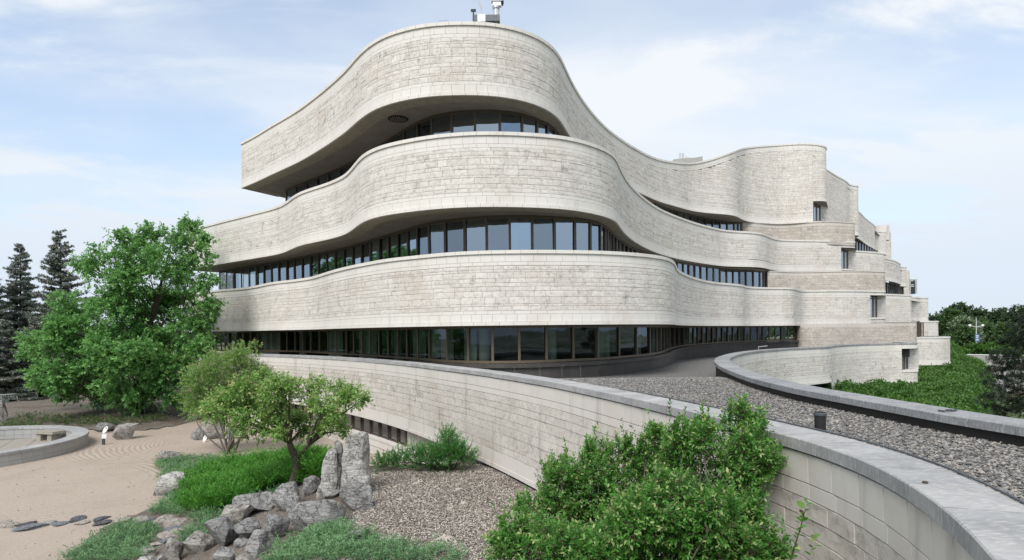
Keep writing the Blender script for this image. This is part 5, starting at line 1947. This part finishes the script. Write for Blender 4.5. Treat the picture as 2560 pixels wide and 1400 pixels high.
def rock(name, label, cat, x0, x1, yt, yb_, mat, seed, cuts=9, depth=0.8, rough=0.05, bury=0.16, box=0.0, lean=0.0, group=None, sub=4, top_flat=False, tmin=6.0):
    rg = np.random.default_rng(seed)
    px = (x0 + x1) / 2
    g = on_ground(px, yb_ - (0.12 * (yb_ - yt) if not top_flat else (yb_ - yt) * 0.4), tmin)
    Y = g[1]
    w = (x1 - x0) / F * Y * (1.0 if top_flat else 1.08)
    h = (yb_ - yt) / F * Y * (1.0 if top_flat else 1.06)
    V, T = ico(sub)
    V = V.copy()
    if box:
        V = np.sign(V) * np.abs(V) ** (1 - box)
    for i in range(cuts + 5):
        n_ = rg.normal(0, 1, 3)
        n_[2] *= 0.8
        n_ /= np.linalg.norm(n_)
        d = rg.uniform(0.46, 0.82)
        pr = V @ n_
        V = V - np.maximum(pr - d, 0)[:, None] * n_
    off = rg.uniform(0, 50, 3)
    st_ = np.array((1.0, 1.0, 3.0)) if seed % 2 else np.array((2.6, 2.6, 1.0))
    nz = np.array([mnoise.fractal(Vector(v * 1.5 + off), 1.0, 2.0, 5) + 0.55 * (0.5 - abs(mnoise.noise(Vector(v * 2.2 * st_ + off)))) for v in V])
    V = V * (1 + rough * 1.2 * nz)[:, None]
    lo, hi = V.min(0), V.max(0)
    V = (V - (lo + hi) / 2) / (hi - lo)
    if top_flat:
        hgt = min(0.16, 0.22 * w)
        V = V * np.array((w, (yb_ - yt) / F * Y * (Y / 6.3) * 1.0, hgt))
        V[:, 2] += hgt * 0.22
    else:
        hh = h * (1 + bury)
        V = V * np.array((w, w * depth, hh))
        V[:, 0] += lean * (V[:, 2] + hh / 2)
        V[:, 2] += hh / 2 - bury * h
    V[:, 0] -= (V[:, 0].min() + V[:, 0].max()) / 2
    me_o = mesh(name, V, T, mat, None, smooth=False)
    me_o.location = (g[0], Y, float(terrain(g[0], Y)) if not top_flat else g[2])
    me_o.data.polygons.foreach_set('use_smooth', np.ones(len(me_o.data.polygons), bool))
    try:
        me_o.data.set_sharp_from_angle(angle=R(32))
    except Exception:
        pass
    return tag(me_o, label, cat, group)


def slab(label, prof, yb_px, depth, mat, seed, group, back=0.0):
    """a standing stone lofted from rows (picture row, left column, right column), with real thickness"""
    rg = np.random.default_rng(seed)
    pm = (prof[-1][1] + prof[-1][2]) / 2
    g = on_ground(pm, yb_px)
    Y = g[1] + back
    rows = sorted(prof, key=lambda q: -q[0])
    yr = np.array([q[0] for q in rows], float)
    n_h, n_r = 26, 28
    V = []
    ys = np.linspace(yr[0] + 14, yr[-1], n_h)
    off = rg.uniform(0, 60, 3)
    for i, y in enumerate(ys):
        l, r = np.interp(-y, -yr, [q[1] for q in rows]), np.interp(-y, -yr, [q[2] for q in rows])
        a_, b_ = at_y(l, y, Y), at_y(r, y, Y)
        cx_, hw = (a_[0] + b_[0]) / 2, max(0.02, (b_[0] - a_[0]) / 2)
        f = i / (n_h - 1)
        hd = depth / 2 * (1 - 0.45 * f ** 2.5) * min(1.0, 0.35 + hw * 3)
        for k in range(n_r):
            t_ = 6.28318 * k / n_r
            cx1, sy1 = math.cos(t_), math.sin(t_)
            ex = 0.55
            p = np.array((cx_ + hw * math.copysign(abs(cx1) ** ex, cx1), Y + hd * math.copysign(abs(sy1) ** ex, sy1), (a_[2] + b_[2]) / 2))
            w = Vector(p * np.array((2.4, 2.4, 0.9)) + off)
            nz = mnoise.fractal(w, 1.0, 2.0, 5) * 0.10 - 0.11 * max(0.0, 0.16 - abs(mnoise.noise(Vector(p * np.array((1.7, 1.7, 0.5)) + off)))) * 3
            out = np.array((cx1, sy1, 0))
            V.append(p + out * nz + np.array((0, 0, 0.12 * mnoise.noise(Vector(p * 3.2 + off)))))
    V = np.array(V)
    f = []
    for i in range(n_h - 1):
        for k in range(n_r):
            f.append((i * n_r + k, i * n_r + (k + 1) % n_r, (i + 1) * n_r + (k + 1) % n_r, (i + 1) * n_r + k))
    f.append(tuple((n_h - 1) * n_r + k for k in range(n_r)))
    loc = np.array((g[0], Y, g[2]))
    o = mesh('standing_stone', V - loc, f, mat, None, smooth=True)
    o.location = tuple(loc)
    o.data.set_sharp_from_angle(angle=R(28))
    return tag(o, label, 'standing stone', group)


GR = 'boulders of the rock garden'
ROCKS = [
    ('boulder', 'dark cracked block at the foot of the tallest standing stone', 848, 934, 1204, 1284, 'rock_grey', dict(cuts=8, depth=0.6, box=0.5, rough=0.03)),
    ('boulder', 'largest grey boulder, broad and flat topped, beside the wood chips', 724, 861, 1255, 1330, 'rock_grey', dict(cuts=9, depth=0.55, box=0.45, rough=0.03)),
    ('boulder', 'square grey block just below the trunk of the ornamental tree', 684, 755, 1216, 1280, 'rock_grey', dict(cuts=7, depth=0.8, box=0.6, rough=0.02)),
    ('boulder', 'rounded dark boulder between the bent trunk and the white slab', 756, 801, 1196, 1239, 'rock_dark', dict(cuts=8)),
    ('boulder', 'small flat grey stone lying inside the ring of boulders', 803, 850, 1229, 1244, 'rock_grey', dict(cuts=8)),
    ('boulder', 'grey stone tucked behind the largest boulder', 722, 756, 1246, 1284, 'rock_grey', dict(cuts=8)),
    ('boulder', 'long rounded pale grey boulder left of the square block', 588, 687, 1237, 1283, 'rock_grey', dict(cuts=6, rough=0.04)),
    ('boulder', 'mottled grey brown boulder overlapping the long rounded one', 549, 630, 1266, 1306, 'rock_tan', dict(cuts=7)),
    ('boulder', 'big dark boulder with a cleft below the mottled one', 513, 592, 1301, 1376, 'rock_dark', dict(cuts=9, box=0.3)),
    ('boulder', 'dark layered boulder right of the cleft boulder', 588, 656, 1304, 1354, 'rock_dark', dict(cuts=9)),
    ('boulder', 'pointed dark rock leaning on the largest boulder', 654, 722, 1296, 1353, 'rock_dark', dict(cuts=12)),
    ('boulder', 'cone shaped striped grey rock near the bottom edge', 620, 681, 1334, 1396, 'rock_grey', dict(cuts=13)),
    ('boulder', 'blocky tan grey boulder left of the cleft boulder', 468, 531, 1336, 1386, 'rock_tan', dict(cuts=8, box=0.4)),
    ('boulder', 'pale grey boulder cut by the bottom edge of the picture', 537, 590, 1374, 1412, 'rock_grey', dict(cuts=8)),
    ('boulder', 'upright post-like grey stone at the end of the stepping stones', 413, 457, 1354, 1410, 'rock_tan', dict(cuts=9, box=0.5)),
    ('boulder', 'low brown grey stone left of the post-like stone', 348, 388, 1374, 1396, 'rock_tan', dict(cuts=8)),
    ('boulder', 'small pale stone against the foot of the post-like stone', 392, 420, 1386, 1406, 'rock_grey', dict(cuts=8)),
    ('boulder', 'whitish flat stone cut by the bottom edge below the junipers', 342, 394, 1394, 1412, 'rock_white', dict(cuts=7)),
    ('boulder', 'white wedge boulder at the edge of the sand', 387, 464, 1188, 1238, 'rock_white', dict(cuts=9, lean=0.25, rough=0.03)),
    ('boulder', 'tan half buried boulder behind the far carpet juniper', 402, 454, 1129, 1154, 'rock_tan', dict(cuts=8)),
    ('boulder', 'stump-like tan stone standing alone on the raked sand', 293, 341, 1066, 1102, 'rock_tan', dict(cuts=8, box=0.5)),
    ('boulder', 'dark low rock behind the leaning white plaque by the ring wall', 243, 287, 1058, 1080, 'rock_dark', dict(cuts=8)),
    ('boulder', 'tall pale grey pointed rock of the group behind the raked sand', 508, 560, 1045, 1103, 'rock_tan', dict(cuts=10, box=0.2)),
    ('boulder', 'low grey rock left of the tall pointed rock', 476, 513, 1070, 1102, 'rock_grey', dict(cuts=9)),
    ('boulder', 'round pale rock right of the tall pointed rock', 555, 588, 1071, 1100, 'rock_grey', dict(cuts=6)),
    ('boulder', 'dark rock beside the trunk of the maple', 361, 393, 1010, 1032, 'rock_dark', dict(cuts=7)),
    ('boulder', 'brown grey boulder at the left picture edge', -8, 17, 1008, 1060, 'rock_tan', dict(cuts=8)),
    ('boulder', 'long low grey rock under the feathery shrub', 473, 533, 1026, 1049, 'rock_grey', dict(cuts=8)),
    ('boulder', 'dark smooth stone in the carpet juniper at the bottom edge', 875, 925, 1326, 1352, 'rock_dark', dict(cuts=5, rough=0.02)),
    ('boulder', 'small grey rock between the cleft boulder and the cone rock', 588, 622, 1348, 1366, 'rock_grey', dict(cuts=9)),
    ('boulder', 'flat brown stone at the bottom edge left of the cone rock', 590, 632, 1390, 1404, 'rock_tan', dict(cuts=7)),
]
for i, (nm, lb, x0, x1, yt, yb_, mt, kw) in enumerate(ROCKS):
    rock(nm, lb, 'rock' if nm == 'boulder' else 'standing stone', x0, x1, yt, yb_, mt, 100 + i, group=GR, **kw)

slab('tallest standing stone, pale slab with a dark streaked left side', [(1081, 898, 908), (1085, 884, 915), (1092, 872, 917), (1110, 863, 918), (1150, 856, 920), (1190, 853, 925), (1235, 850, 928)], 1236, 0.75, 'rock_white', 901, GR)
slab('white leaning slab with dark blotches left of the tallest standing stone', [(1121, 828, 841), (1128, 820, 846), (1150, 812, 849), (1190, 801, 851), (1232, 797, 852)], 1232, 0.55, 'rock_white', 902, GR, back=-0.1)
slab('narrow dark splinter of rock between the two pale standing slabs', [(1105, 840, 852), (1108, 837, 858), (1130, 838, 859), (1170, 842, 858), (1225, 843, 859)], 1228, 0.6, 'rock_dark', 903, GR, back=0.15)
for i, (lb, x0, x1, yt, yb_, mt) in enumerate(STEPS):
    rock('stepping_stone', lb, 'stepping stone', x0, x1, yt, yb_, mt, 300 + i, cuts=5, rough=0.03, group='row of stepping stones', top_flat=True)


# dead roots left on the mound
def stump(px, py, size, label, seed):
    rg = np.random.default_rng(seed)
    g = on_ground(px, py)
    s = size / F * g[1]
    mb = MB()
    for i in range(7):
        a = rg.uniform(0, 6.28)
        e = g + np.array((math.cos(a), math.sin(a) * 0.9, 0)) * s * rg.uniform(0.7, 1.5)
        e[2] = float(terrain(e[0], e[1])) - 0.02
        m = (g + e) / 2 + np.array((0, 0, s * rg.uniform(0.15, 0.45)))
        mb.tube([tuple(g + np.array((0, 0, s * 0.35))), tuple(m), tuple(e)], [0.05 * s * 3, 0.035 * s * 3, 0.012 * s * 3], 6)
    mb.tube([tuple(g + np.array((0, 0, -0.02))), tuple(g + np.array((0.05 * s, 0, 0.45 * s))), tuple(g + np.array((0.1 * s, 0, 0.62 * s)))], [0.28 * s, 0.22 * s, 0.12 * s], 8)
    tag(mb.build('dead_root', 'dead_wood', None, smooth=True), label, 'dead root', 'dead roots on the mound')


stump(1110, 1352, 26, 'largest bleached dead root on the wood chips', 1)
stump(1046, 1212, 18, 'bleached root claw near the far edge of the mound', 2)
stump(1160, 1262, 14, 'faint small root in the middle of the wood chips', 3)
stump(1000, 1252, 12, 'small root nearest the dark cracked block', 4)
stump(1045, 1172, 13, 'pale root at the foot of the wall juniper', 5)
stump(1145, 1226, 12, 'thin root lying toward the parapet wall', 6)
g0, g1_ = on_ground(1040, 1352), on_ground(1105, 1398)
mb = MB().tube([tuple(g0 + np.array((0, 0, 0.02))), tuple((g0 + g1_) / 2 + np.array((0.15, 0.1, 0.10))), tuple(g1_ + np.array((0, 0, 0.05)))], [0.008, 0.012, 0.010], 5)
tag(mb.build('fallen_branch', 'bark_grey'), 'thin grey fallen branch below the largest dead root', 'branch')

# ------------------------------------------------------------------ ring terrace with its bench
RC, RR = np.array((-30.2, 32.2)), 6.05
ring = thing('ring_wall', (RC[0], RC[1], ZS), 'low round wall of grey blocks with a broad coping on the sand', 'wall')
ag = np.linspace(R(-170), R(188), 90)
outer = Path([(RC[0] + RR * math.cos(a), RC[1] + RR * math.sin(a)) for a in ag], smooth=0)
wall('ring', 'outer_face', ring, outer, 0, outer.L, ZS - 0.02, -5.74, mat='ring_stone', top=((0.34, 0.72, 0.0), (0.22, 1.1, 0.0)), seed=201)
ri = RR - 0.75
inner_r = Path([(RC[0] + ri * math.cos(a), RC[1] + ri * math.sin(a)) for a in ag[::-1]], smooth=0)
wall('ring', 'inner_face', ring, inner_r, 0, inner_r.L, ZS - 0.02, -5.74, mat='ring_stone', top=((0.34, 0.72, 0.0), (0.22, 1.1, 0.0)), seed=202)
flush_pool('ring', 300)
coping(outer, 0, outer.L, -5.61, 0.82, 0.035, 0.13, 'coping', ring, 1.2, seed=9)
floor_ = mesh('terrace_floor', [(RC[0] + 5.2 * math.cos(a), RC[1] + 5.2 * math.sin(a), ZS + 0.01) for a in np.linspace(0, 6.2, 40)], [tuple(range(40))], 'mortar')
floor_['kind'] = 'structure'
unit_m = None
for i in range(-4, 5):
    for j in range(-4, 5):
        c0 = np.array((i * 1.22, j * 1.22))
        if np.hypot(*c0) > 4.9:
            continue
        ca_, sa_ = math.cos(0.5), math.sin(0.5)
        c0 = RC + np.array((c0[0] * ca_ - c0[1] * sa_, c0[0] * sa_ + c0[1] * ca_))
        if unit_m is None:
            unit_m = MB().box((0, 0, 0), (1.19, 1.19, 0.06), rz=0.5)
            ob = unit_m.build('paver', 'pavers')
            unit_m = ob.data
            COL.objects.unlink(ob)
            bpy.data.objects.remove(ob)
        ob = bpy.data.objects.new('paver', unit_m)
        COL.objects.link(ob)
        ob.parent = floor_
        ob.location = (c0[0], c0[1], ZS + 0.012 + RNG.uniform(0, 0.004))
bp = on_ground(106, 1106)
bench = thing('stone_bench', tuple(bp), 'stone slab bench on two block legs inside the ring wall', 'bench')
by, bz = bp[1] + 0.5, ZS + 0.04
mb = MB()
mb.box((bp[0], by, bz + 0.50), (1.62, 0.75, 0.15), rz=-0.28, top=0.97)
mb.build('seat', 'bench_stone', bench)
for sx in (-0.45, 0.42):
    MB().box((bp[0] + sx * math.cos(-0.28), by + sx * math.sin(-0.28), bz + 0.21), (0.36, 0.60, 0.425), rz=-0.28, top=0.92).build('leg', 'bench_stone', bench)


# plaques and marker post by the sand
def plaque(px, py, hpx, label, tilt):
    g = on_ground(px, py)
    h = hpx / F * g[1]
    mb = MB()
    n = 20
    ring_ = [(math.cos(6.28318 * k / n) * h * 0.24, math.sin(6.28318 * k / n) * h * 0.5) for k in range(n)]
    vs = []
    for dy_ in (-0.025, 0.025):
        for x, z in ring_:
            vs.append((x, dy_, z + h * 0.5))
    M = Matrix.Translation((g[0], g[1], g[2])) @ Matrix.Rotation(tilt, 4, 'Y') @ Matrix.Rotation(-0.25, 4, 'X')
    vs = [tuple(M @ Vector(v)) for v in vs]
    f = [tuple(range(n - 1, -1, -1)), tuple(range(n, 2 * n))] + [(k, (k + 1) % n, n + (k + 1) % n, n + k) for k in range(n)]
    root = thing('oval_plaque', tuple(g), label, 'plaque', 'white oval plaques')
    mb.add(vs, f).build('plate', 'white_paint', root)
    c_ = M @ Vector((0, -0.032, h * 0.72))
    MB().box(tuple(c_), (h * 0.14, 0.012, h * 0.10)).build('emblem', 'sign_dark', root)


plaque(258, 1083, 19, 'white oval plaque leaning on the dark rock by the ring wall', 0.45)
plaque(509, 1105, 18, 'white oval plaque leaning on the tall pointed rock', 0.28)
g = on_ground(259, 1112)
mp = thing('marker_post', tuple(g), 'short grey post with a tilted sign head beside the ring wall', 'sign')
MB().box((g[0], g[1], g[2] + 0.2), (0.13, 0.10, 0.42)).build('post', 'grey_metal', mp)
MB().box((g[0] + 0.05, g[1], g[2] + 0.5), (0.24, 0.06, 0.28), rz=0.3, rx=-0.3).build('sign_head', 'light_metal', mp)

# white railing at the far left
fr = thing('white_railing', (-43, 53, -6.0), 'white railing of slanted bars under the dark conifers', 'railing')
a, b = at_y(-10, 988, 53), at_y(95, 981, 56)
a2, b2 = at_y(-10, 1001, 53), at_y(95, 994, 56)
MB().tube([tuple(a), tuple(b)], 0.05, 6).build('top_rail', 'white_paint', fr)
MB().tube([tuple(a2), tuple(b2)], 0.04, 6).build('bottom_rail', 'white_paint', fr)
for i in range(26):
    f0 = i / 26
    MB().tube([tuple(a2 + (b2 - a2) * f0), tuple(a + (b - a) * min(1, f0 + 0.025))], 0.025, 4).build('bar', 'white_paint', fr)
for f0 in (0.02, 0.5, 0.98):
    p = a + (b - a) * f0
    MB().box((p[0], p[1], (p[2] - 6.3) / 2 - 0.02), (0.09, 0.09, p[2] + 6.3)).build('post', 'white_paint', fr)
reseed(1010)
# ------------------------------------------------------------------ right-hand side: planted slope, road, trees
def slope_z(x, y):
    x, y = np.asarray(x, float), np.asarray(y, float)
    up = 2.5 * sstep(48, 96, y)
    lim = np.interp(y, [30, 70, 80, 120], [0.80, 0.80, 0.765, 0.755])
    edge = 1 - sstep(-0.035, 0.0, x / np.maximum(y, 1) - lim - 0.01 * np.sin(y * 0.3))
    return -6.6 + (1.15 + up) * edge


t = NT('slope_soil')
c = t.coord()
t.set(t.mix(t.ramp(t.noise(c, 0.8, 5, 0.6), 0.3, 0.7), (0.03, 0.05, 0.015), (0.05, 0.075, 0.025)), 0.95, 0.2)
grid_sheet('planted_slope', 'slope_soil', 12, 90, 28, 120, 1.0, lambda X, Y: slope_z(X, Y) + 0.02, lambda c: (slope_z(c[:, 0], c[:, 1]) > -6.5))
N = 60000
Y_ = 30 + 80 * RNG.random(N) ** 1.4
X_ = Y_ * RNG.uniform(0.50, 0.815, N)
Z_ = slope_z(X_, Y_)
k = (Z_ > -6.35) & ~((Y_ > 51) & (X_ / Y_ < 0.66))
X_, Y_, Z_ = X_[k], Y_[k], Z_[k]
hn = np.array([0.5 + 0.7 * mnoise.noise((x * 0.30, y * 0.22, 1.0)) + 0.5 * mnoise.noise((x * 0.9, y * 0.7, 5.0)) for x, y in zip(X_, Y_)])
P = np.c_[X_, Y_, Z_ + np.clip(hn, 0.0, 1.3) * 1.1 * RNG.uniform(0.4, 1.0, len(X_))]
D = np.c_[RNG.normal(0, 0.6, (len(P), 2)), np.full(len(P), 0.8)]
o = foliage('hedge_planting', P, D, RNG.uniform(0.2, 0.5, len(P)), 5, 0.22, 0.6, 'leaf_hedge', None, angle=1.1, bias=np.array([0.45 * mnoise.noise((x * 0.12, y * 0.08, 4.0)) for x, y in zip(X_, Y_)]))
tag(o, 'thick bright green planting covering the slope beside the court', 'planting', kind='stuff')

# pavement and road beyond
rd = mesh('road', [(38, 30, -6.6), (120, 30, -6.6), (150, 130, -6.6), (70, 118, -6.6), (50, 60, -6.6)], [(0, 1, 2, 3, 4)], 'asphalt')
rd['kind'] = 'structure'
a, b = at_y(2418, 889, 92), at_y(2530, 901, 88)
d = b - a
mb = MB().box(((a[0] + b[0]) / 2, (a[1] + b[1]) / 2, (a[2] + b[2]) / 2 - 0.4), (float(np.hypot(d[0], d[1])), 0.5, 1.6), rz=math.atan2(d[1], d[0]))
rw = thing('road_wall', (a[0], a[1], -6.6), 'long low concrete wall beside the road beyond the slope', 'wall')
mb.build('wall_body', 'concrete', rw)
MB().box(((a[0] + b[0]) / 2, (a[1] + b[1]) / 2, (a[2] + b[2]) / 2 + 0.45), (float(np.hypot(d[0], d[1])) + 0.1, 0.62, 0.12), rz=math.atan2(d[1], d[0])).build('wall_cap', 'white_paint', rw)


def far_tree(label, px, ytop, ybot, w, Y, mat, seed, group='trees beyond the slope', dens=1.0):
    rg = np.random.default_rng(seed)
    tp, bt = at_y(px, ytop, Y), at_y(px, ybot, Y)
    zb_ = -7.0
    root = thing('broadleaf_tree', (tp[0], Y, zb_), label, 'tree', group)
    H = tp[2] - bt[2]
    W = w / F * Y / 2
    lobes = []
    for i in range(15):
        t_ = rg.random()
        r = min(W, H) * rg.uniform(0.24, 0.42)
        z = bt[2] + r * 0.6 + (H - 1.6 * r) * t_
        spread = math.sin(math.pi * min(1, 0.18 + 0.75 * t_)) * (W - r * 0.7)
        a_ = rg.uniform(0, 6.28)
        lobes.append((tp[0] + spread * math.cos(a_) * rg.uniform(0.3, 1.0), Y + spread * math.sin(a_) * 0.9, z, r))
    lobes.append((tp[0], Y, tp[2] - min(W, H) * 0.28, min(W, H) * 0.26))
    mb = MB().tube([(tp[0], Y, zb_), (tp[0], Y, bt[2] + H * 0.3), (tp[0], Y, tp[2] - H * 0.1)], [0.25, 0.18, 0.04], 7)
    mb.build('trunk', 'bark', root)
    mb = MB()
    for x, y, z, r in lobes:
        limb(mb, (tp[0], Y, max(zb_ + 1, z - r * 1.2)), (x, y, z), 0.08, 0.02, n=5, seg=3)
    mb.build('branches', 'bark', root)
    P, D, LL = lobe_shoots(lobes, dens * 1500.0 / Y ** 1.55 * 4, up=0.3, inner=0.55, L=(0.004 * Y, 0.008 * Y))
    foliage('crown', P, D, LL, 7, 0.0038 * Y, 0.75, mat, root, angle=1.1)


def side_tree(label, x, y, ztop, W, mat, seed):
    rg = np.random.default_rng(seed)
    root = thing('broadleaf_tree', (x, y, ZS), label, 'tree', 'added trees past the left edge')
    MB().tube([(x, y, ZS), (x, y, ZS + 5), (x, y, ztop - 1)], [0.3, 0.22, 0.05], 8).build('trunk', 'bark', root)
    lobes = []
    for i in range(22):
        t_ = rg.random()
        a_, rr = rg.uniform(0, 6.28), W * math.sin(math.pi * min(1, 0.2 + 0.75 * t_)) * rg.uniform(0.2, 0.85)
        lobes.append((x + rr * math.cos(a_), y + rr * math.sin(a_), ZS + 2.5 + (ztop - ZS - 3.5) * t_, W * rg.uniform(0.22, 0.36)))
    mb = MB()
    for q in lobes:
        limb(mb, (x, y, max(ZS + 2, q[2] - 1.5)), q[:3], 0.07, 0.02, n=5, seg=3)
    mb.build('branches', 'bark', root)
    P, D, LL = lobe_shoots(lobes, 2.6, up=0.1, inner=0.4, L=(0.3, 0.6))
    foliage('crown', P, D, LL, 8, 0.34, 0.7, mat, root, angle=1.1, droop=0.2)


# unseen trees added beyond the left picture edge for the strip windows to mirror
side_tree('added unseen tree beyond the left picture edge nearest the ring wall', -47, 24, 7.5, 5.0, 'leaf_maple', 71)
side_tree('added unseen tree beyond the left picture edge, nearest the viewer', -40, 8, 8.0, 5.0, 'leaf_maple', 72)
side_tree('added unseen tree beyond the left picture edge beside the spruces', -58, 38, 7.0, 5.5, 'leaf_far', 73)
side_tree('added unseen tree farthest beyond the left picture edge', -56, 14, 9.5, 6.0, 'leaf_far', 74)
far_tree('pale feathery tree right behind the round tower', 2376, 772, 865, 74, 128, 'leaf_far', 1)
far_tree('dark tree with an uneven top behind the pale feathery one', 2402, 760, 850, 70, 150, 'leaf_far_dark', 2)
far_tree('silvery green tree to the upper left of the lamp post', 2412, 792, 866, 80, 118, 'leaf_far_light', 3)
far_tree('round deep green tree just left of the lamp post', 2408, 818, 872, 66, 108, 'leaf_far', 4)
far_tree('mid green tree directly behind the lamp post', 2462, 800, 872, 76, 120, 'leaf_far', 5)
far_tree('dark tree rising right of the lamp post', 2496, 776, 860, 86, 140, 'leaf_far_dark', 6)
far_tree('tall dusky tree behind the pine at the picture edge', 2545, 770, 880, 96, 125, 'leaf_far_dark', 7)
far_tree('olive green tree between the lamp post and the pine', 2518, 808, 885, 70, 104, 'leaf_far', 8)
far_tree('distant dark tree on the skyline above the lamp', 2448, 776, 840, 74, 185, 'leaf_far_dark', 9)
far_tree('distant tree on the skyline near the round tower', 2346, 790, 850, 60, 190, 'leaf_far_dark', 10)
far_tree('distant tree cut by the right picture edge', 2580, 775, 860, 80, 180, 'leaf_far_dark', 11)
for i, (px, yt, w, lb) in enumerate(((2445, 862, 60, 'low bright shrub at the foot of the lamp post'), (2480, 864, 50, 'low bright shrub right of the lamp post foot'), (2400, 872, 40, 'low shrub at the crest of the planted slope'),
                                     (2515, 866, 60, 'low bright shrub behind the low concrete wall'))):
    far_tree(lb, px, yt, yt + 26, w, 99 - i, 'leaf_hedge', 40 + i, group='shrubs along the road', dens=0.8)

# far wood along the horizon, and hills
N = 9000
Y_ = RNG.uniform(330, 420, N)
X_ = Y_ * RNG.uniform(-1.3, 1.3, N)
hn = np.array([0.5 + 0.5 * mnoise.noise((x * 0.03, y * 0.02, 2.0)) + 0.3 * mnoise.noise((x * 0.11, y * 0.1, 8.0)) for x, y in zip(X_, Y_)])
P = np.c_[X_, Y_, -7 + RNG.uniform(0.1, 1.0, N) * (8.0 + 7.0 * hn)]
o = foliage('far_wood', P, np.c_[RNG.normal(0, 0.6, (N, 2)), np.ones(N)], RNG.uniform(2, 4, N), 6, 2.4, 0.8, 'leaf_far_dark', None, angle=1.1)
tag(o, 'dark wood along the horizon', 'wood', kind='stuff')
mb = MB()
hx = np.linspace(-2600, 2600, 120)
hz = [2 + 22 * (0.5 + 0.5 * mnoise.noise((x * 0.0016, 0.3, 0))) for x in hx]
ribbon(mb, [(x, 1900) for x in hx], [-8] * 120, [(x, 2050) for x in hx], hz)
ribbon(mb, [(x, 2050) for x in hx], hz, [(x, 2500) for x in hx], [-8] * 120)
plain('hill_haze', (0.10, 0.14, 0.15), 0.95)  # bluish distance haze put into the hill colour
tag(mb.build('hills', 'hill_haze', smooth=True), kind='structure')

# lamp post with two globes and a banner
LY = 100.0
base_p = at_y(2443, 866, LY)
lamp = thing('street_lamp', (base_p[0], LY, -6.6), 'pale street lamp with two white globes and a blue banner', 'street lamp')
tp = at_y(2440.5, 794, LY)
MB().tube([(tp[0], LY, -6.6), (tp[0], LY, -2), (tp[0], LY, tp[2])], [0.14, 0.10, 0.05], 8).build('pole', 'light_metal', lamp)
j = at_y(2440.5, 818, LY)
for sx in (-1, 1):
    g = at_y(2440.5 + sx * 16, 814, LY)
    MB().tube([tuple(j), tuple((j + g) / 2 + np.array((0, 0, 0.02))), (g[0] - sx * 0.15, LY, g[2] - 0.05)], 0.055, 6).build('arm', 'light_metal', lamp)
    MB().lathe((g[0], LY, g[2] - 0.22), [(0.01, 0.0), (0.16, 0.05), (0.235, 0.2), (0.2, 0.36), (0.01, 0.46)], 14).build('globe', 'globe', lamp, smooth=True)
    MB().lathe((g[0], LY, g[2] - 0.30), [(0.03, 0.0), (0.12, 0.06), (0.12, 0.09)], 10).build('globe_holder', 'light_metal', lamp)
bn = at_y(2442, 845, LY)
MB().box((bn[0], LY - 0.12, bn[2]), (0.78, 0.04, 1.3)).build('banner', 'banner_blue', lamp)
for dz, w_ in ((0.35, 0.4), (0.05, 0.3), (-0.3, 0.45)):
    MB().box((bn[0] - 0.05, LY - 0.145, bn[2] + dz), (w_, 0.01, 0.14)).build('banner_print', 'white_paint', lamp)
reseed(1011)
# dark pine at the right picture edge
PY = 27.0
tx = at_y(2600, 830, PY)
pine = thing('pine_tree', (tx[0], PY, -6.6), 'dark near pine with tufted branches at the right picture edge', 'tree')
MB().tube([(tx[0], PY, -6.6), (tx[0] + 0.1, PY, -2), (tx[0], PY, 1.2)], [0.22, 0.15, 0.04], 8).build('trunk', 'bark', pine)
PL = [(2545, 838, 22), (2520, 858, 20), (2560, 868, 26), (2494, 888, 15), (2530, 892, 22), (2482, 902, 12), (2512, 915, 22), (2550, 915, 24), (2478, 928, 15), (2500, 948, 18), (2538, 948, 24), (2474, 962, 13),
      (2518, 975, 20), (2555, 980, 22), (2494, 990, 18), (2466, 992, 12), (2530, 1008, 22), (2478, 1020, 16), (2508, 1030, 20), (2555, 1028, 22), (2536, 815, 15), (2556, 800, 14), (2460, 940, 8), (2590, 850, 40), (2600, 930, 44), (2590, 1000, 40), (2450, 1003, 8)]
lobes = px_lobes(PL, PY, jitter=1.2)
mb = MB()
for x, y, z, r in lobes:
    limb(mb, (tx[0], PY, z + 0.1 * (tx[0] - x)), (x, y, z), 0.04, 0.012, n=5, seg=4)
mb.build('branches', 'bark', pine)
P, D, LL = lobe_shoots([(x, y, z, r * 0.8) for x, y, z, r in lobes], 75, up=0.5, inner=0.1, L=(0.1, 0.24), squash=0.6)
foliage('crown', P, D, LL, 14, 0.12, 0.2, 'needle_pine', pine, angle=0.9)
# weed by the court footing
wq = at_y(2250, 962, 46)
weed = thing('weed', (wq[0], 46, -5.5), 'tall thin green weed in front of the court wall corner', 'weed')
MB().tube([(wq[0], 46, -5.5), tuple(at_y(2250, 955, 46))], 0.02, 5).build('stem', 'bark', weed)
P = np.array([(wq[0], 46, z) for z in np.linspace(-5.3, at_y(2250, 958, 46)[2], 12)])
foliage('leaves', P, np.c_[RNG.normal(0, 0.6, (12, 2)), np.ones(12)], 0.3, 6, 0.22, 0.5, 'leaf_hedge', weed)
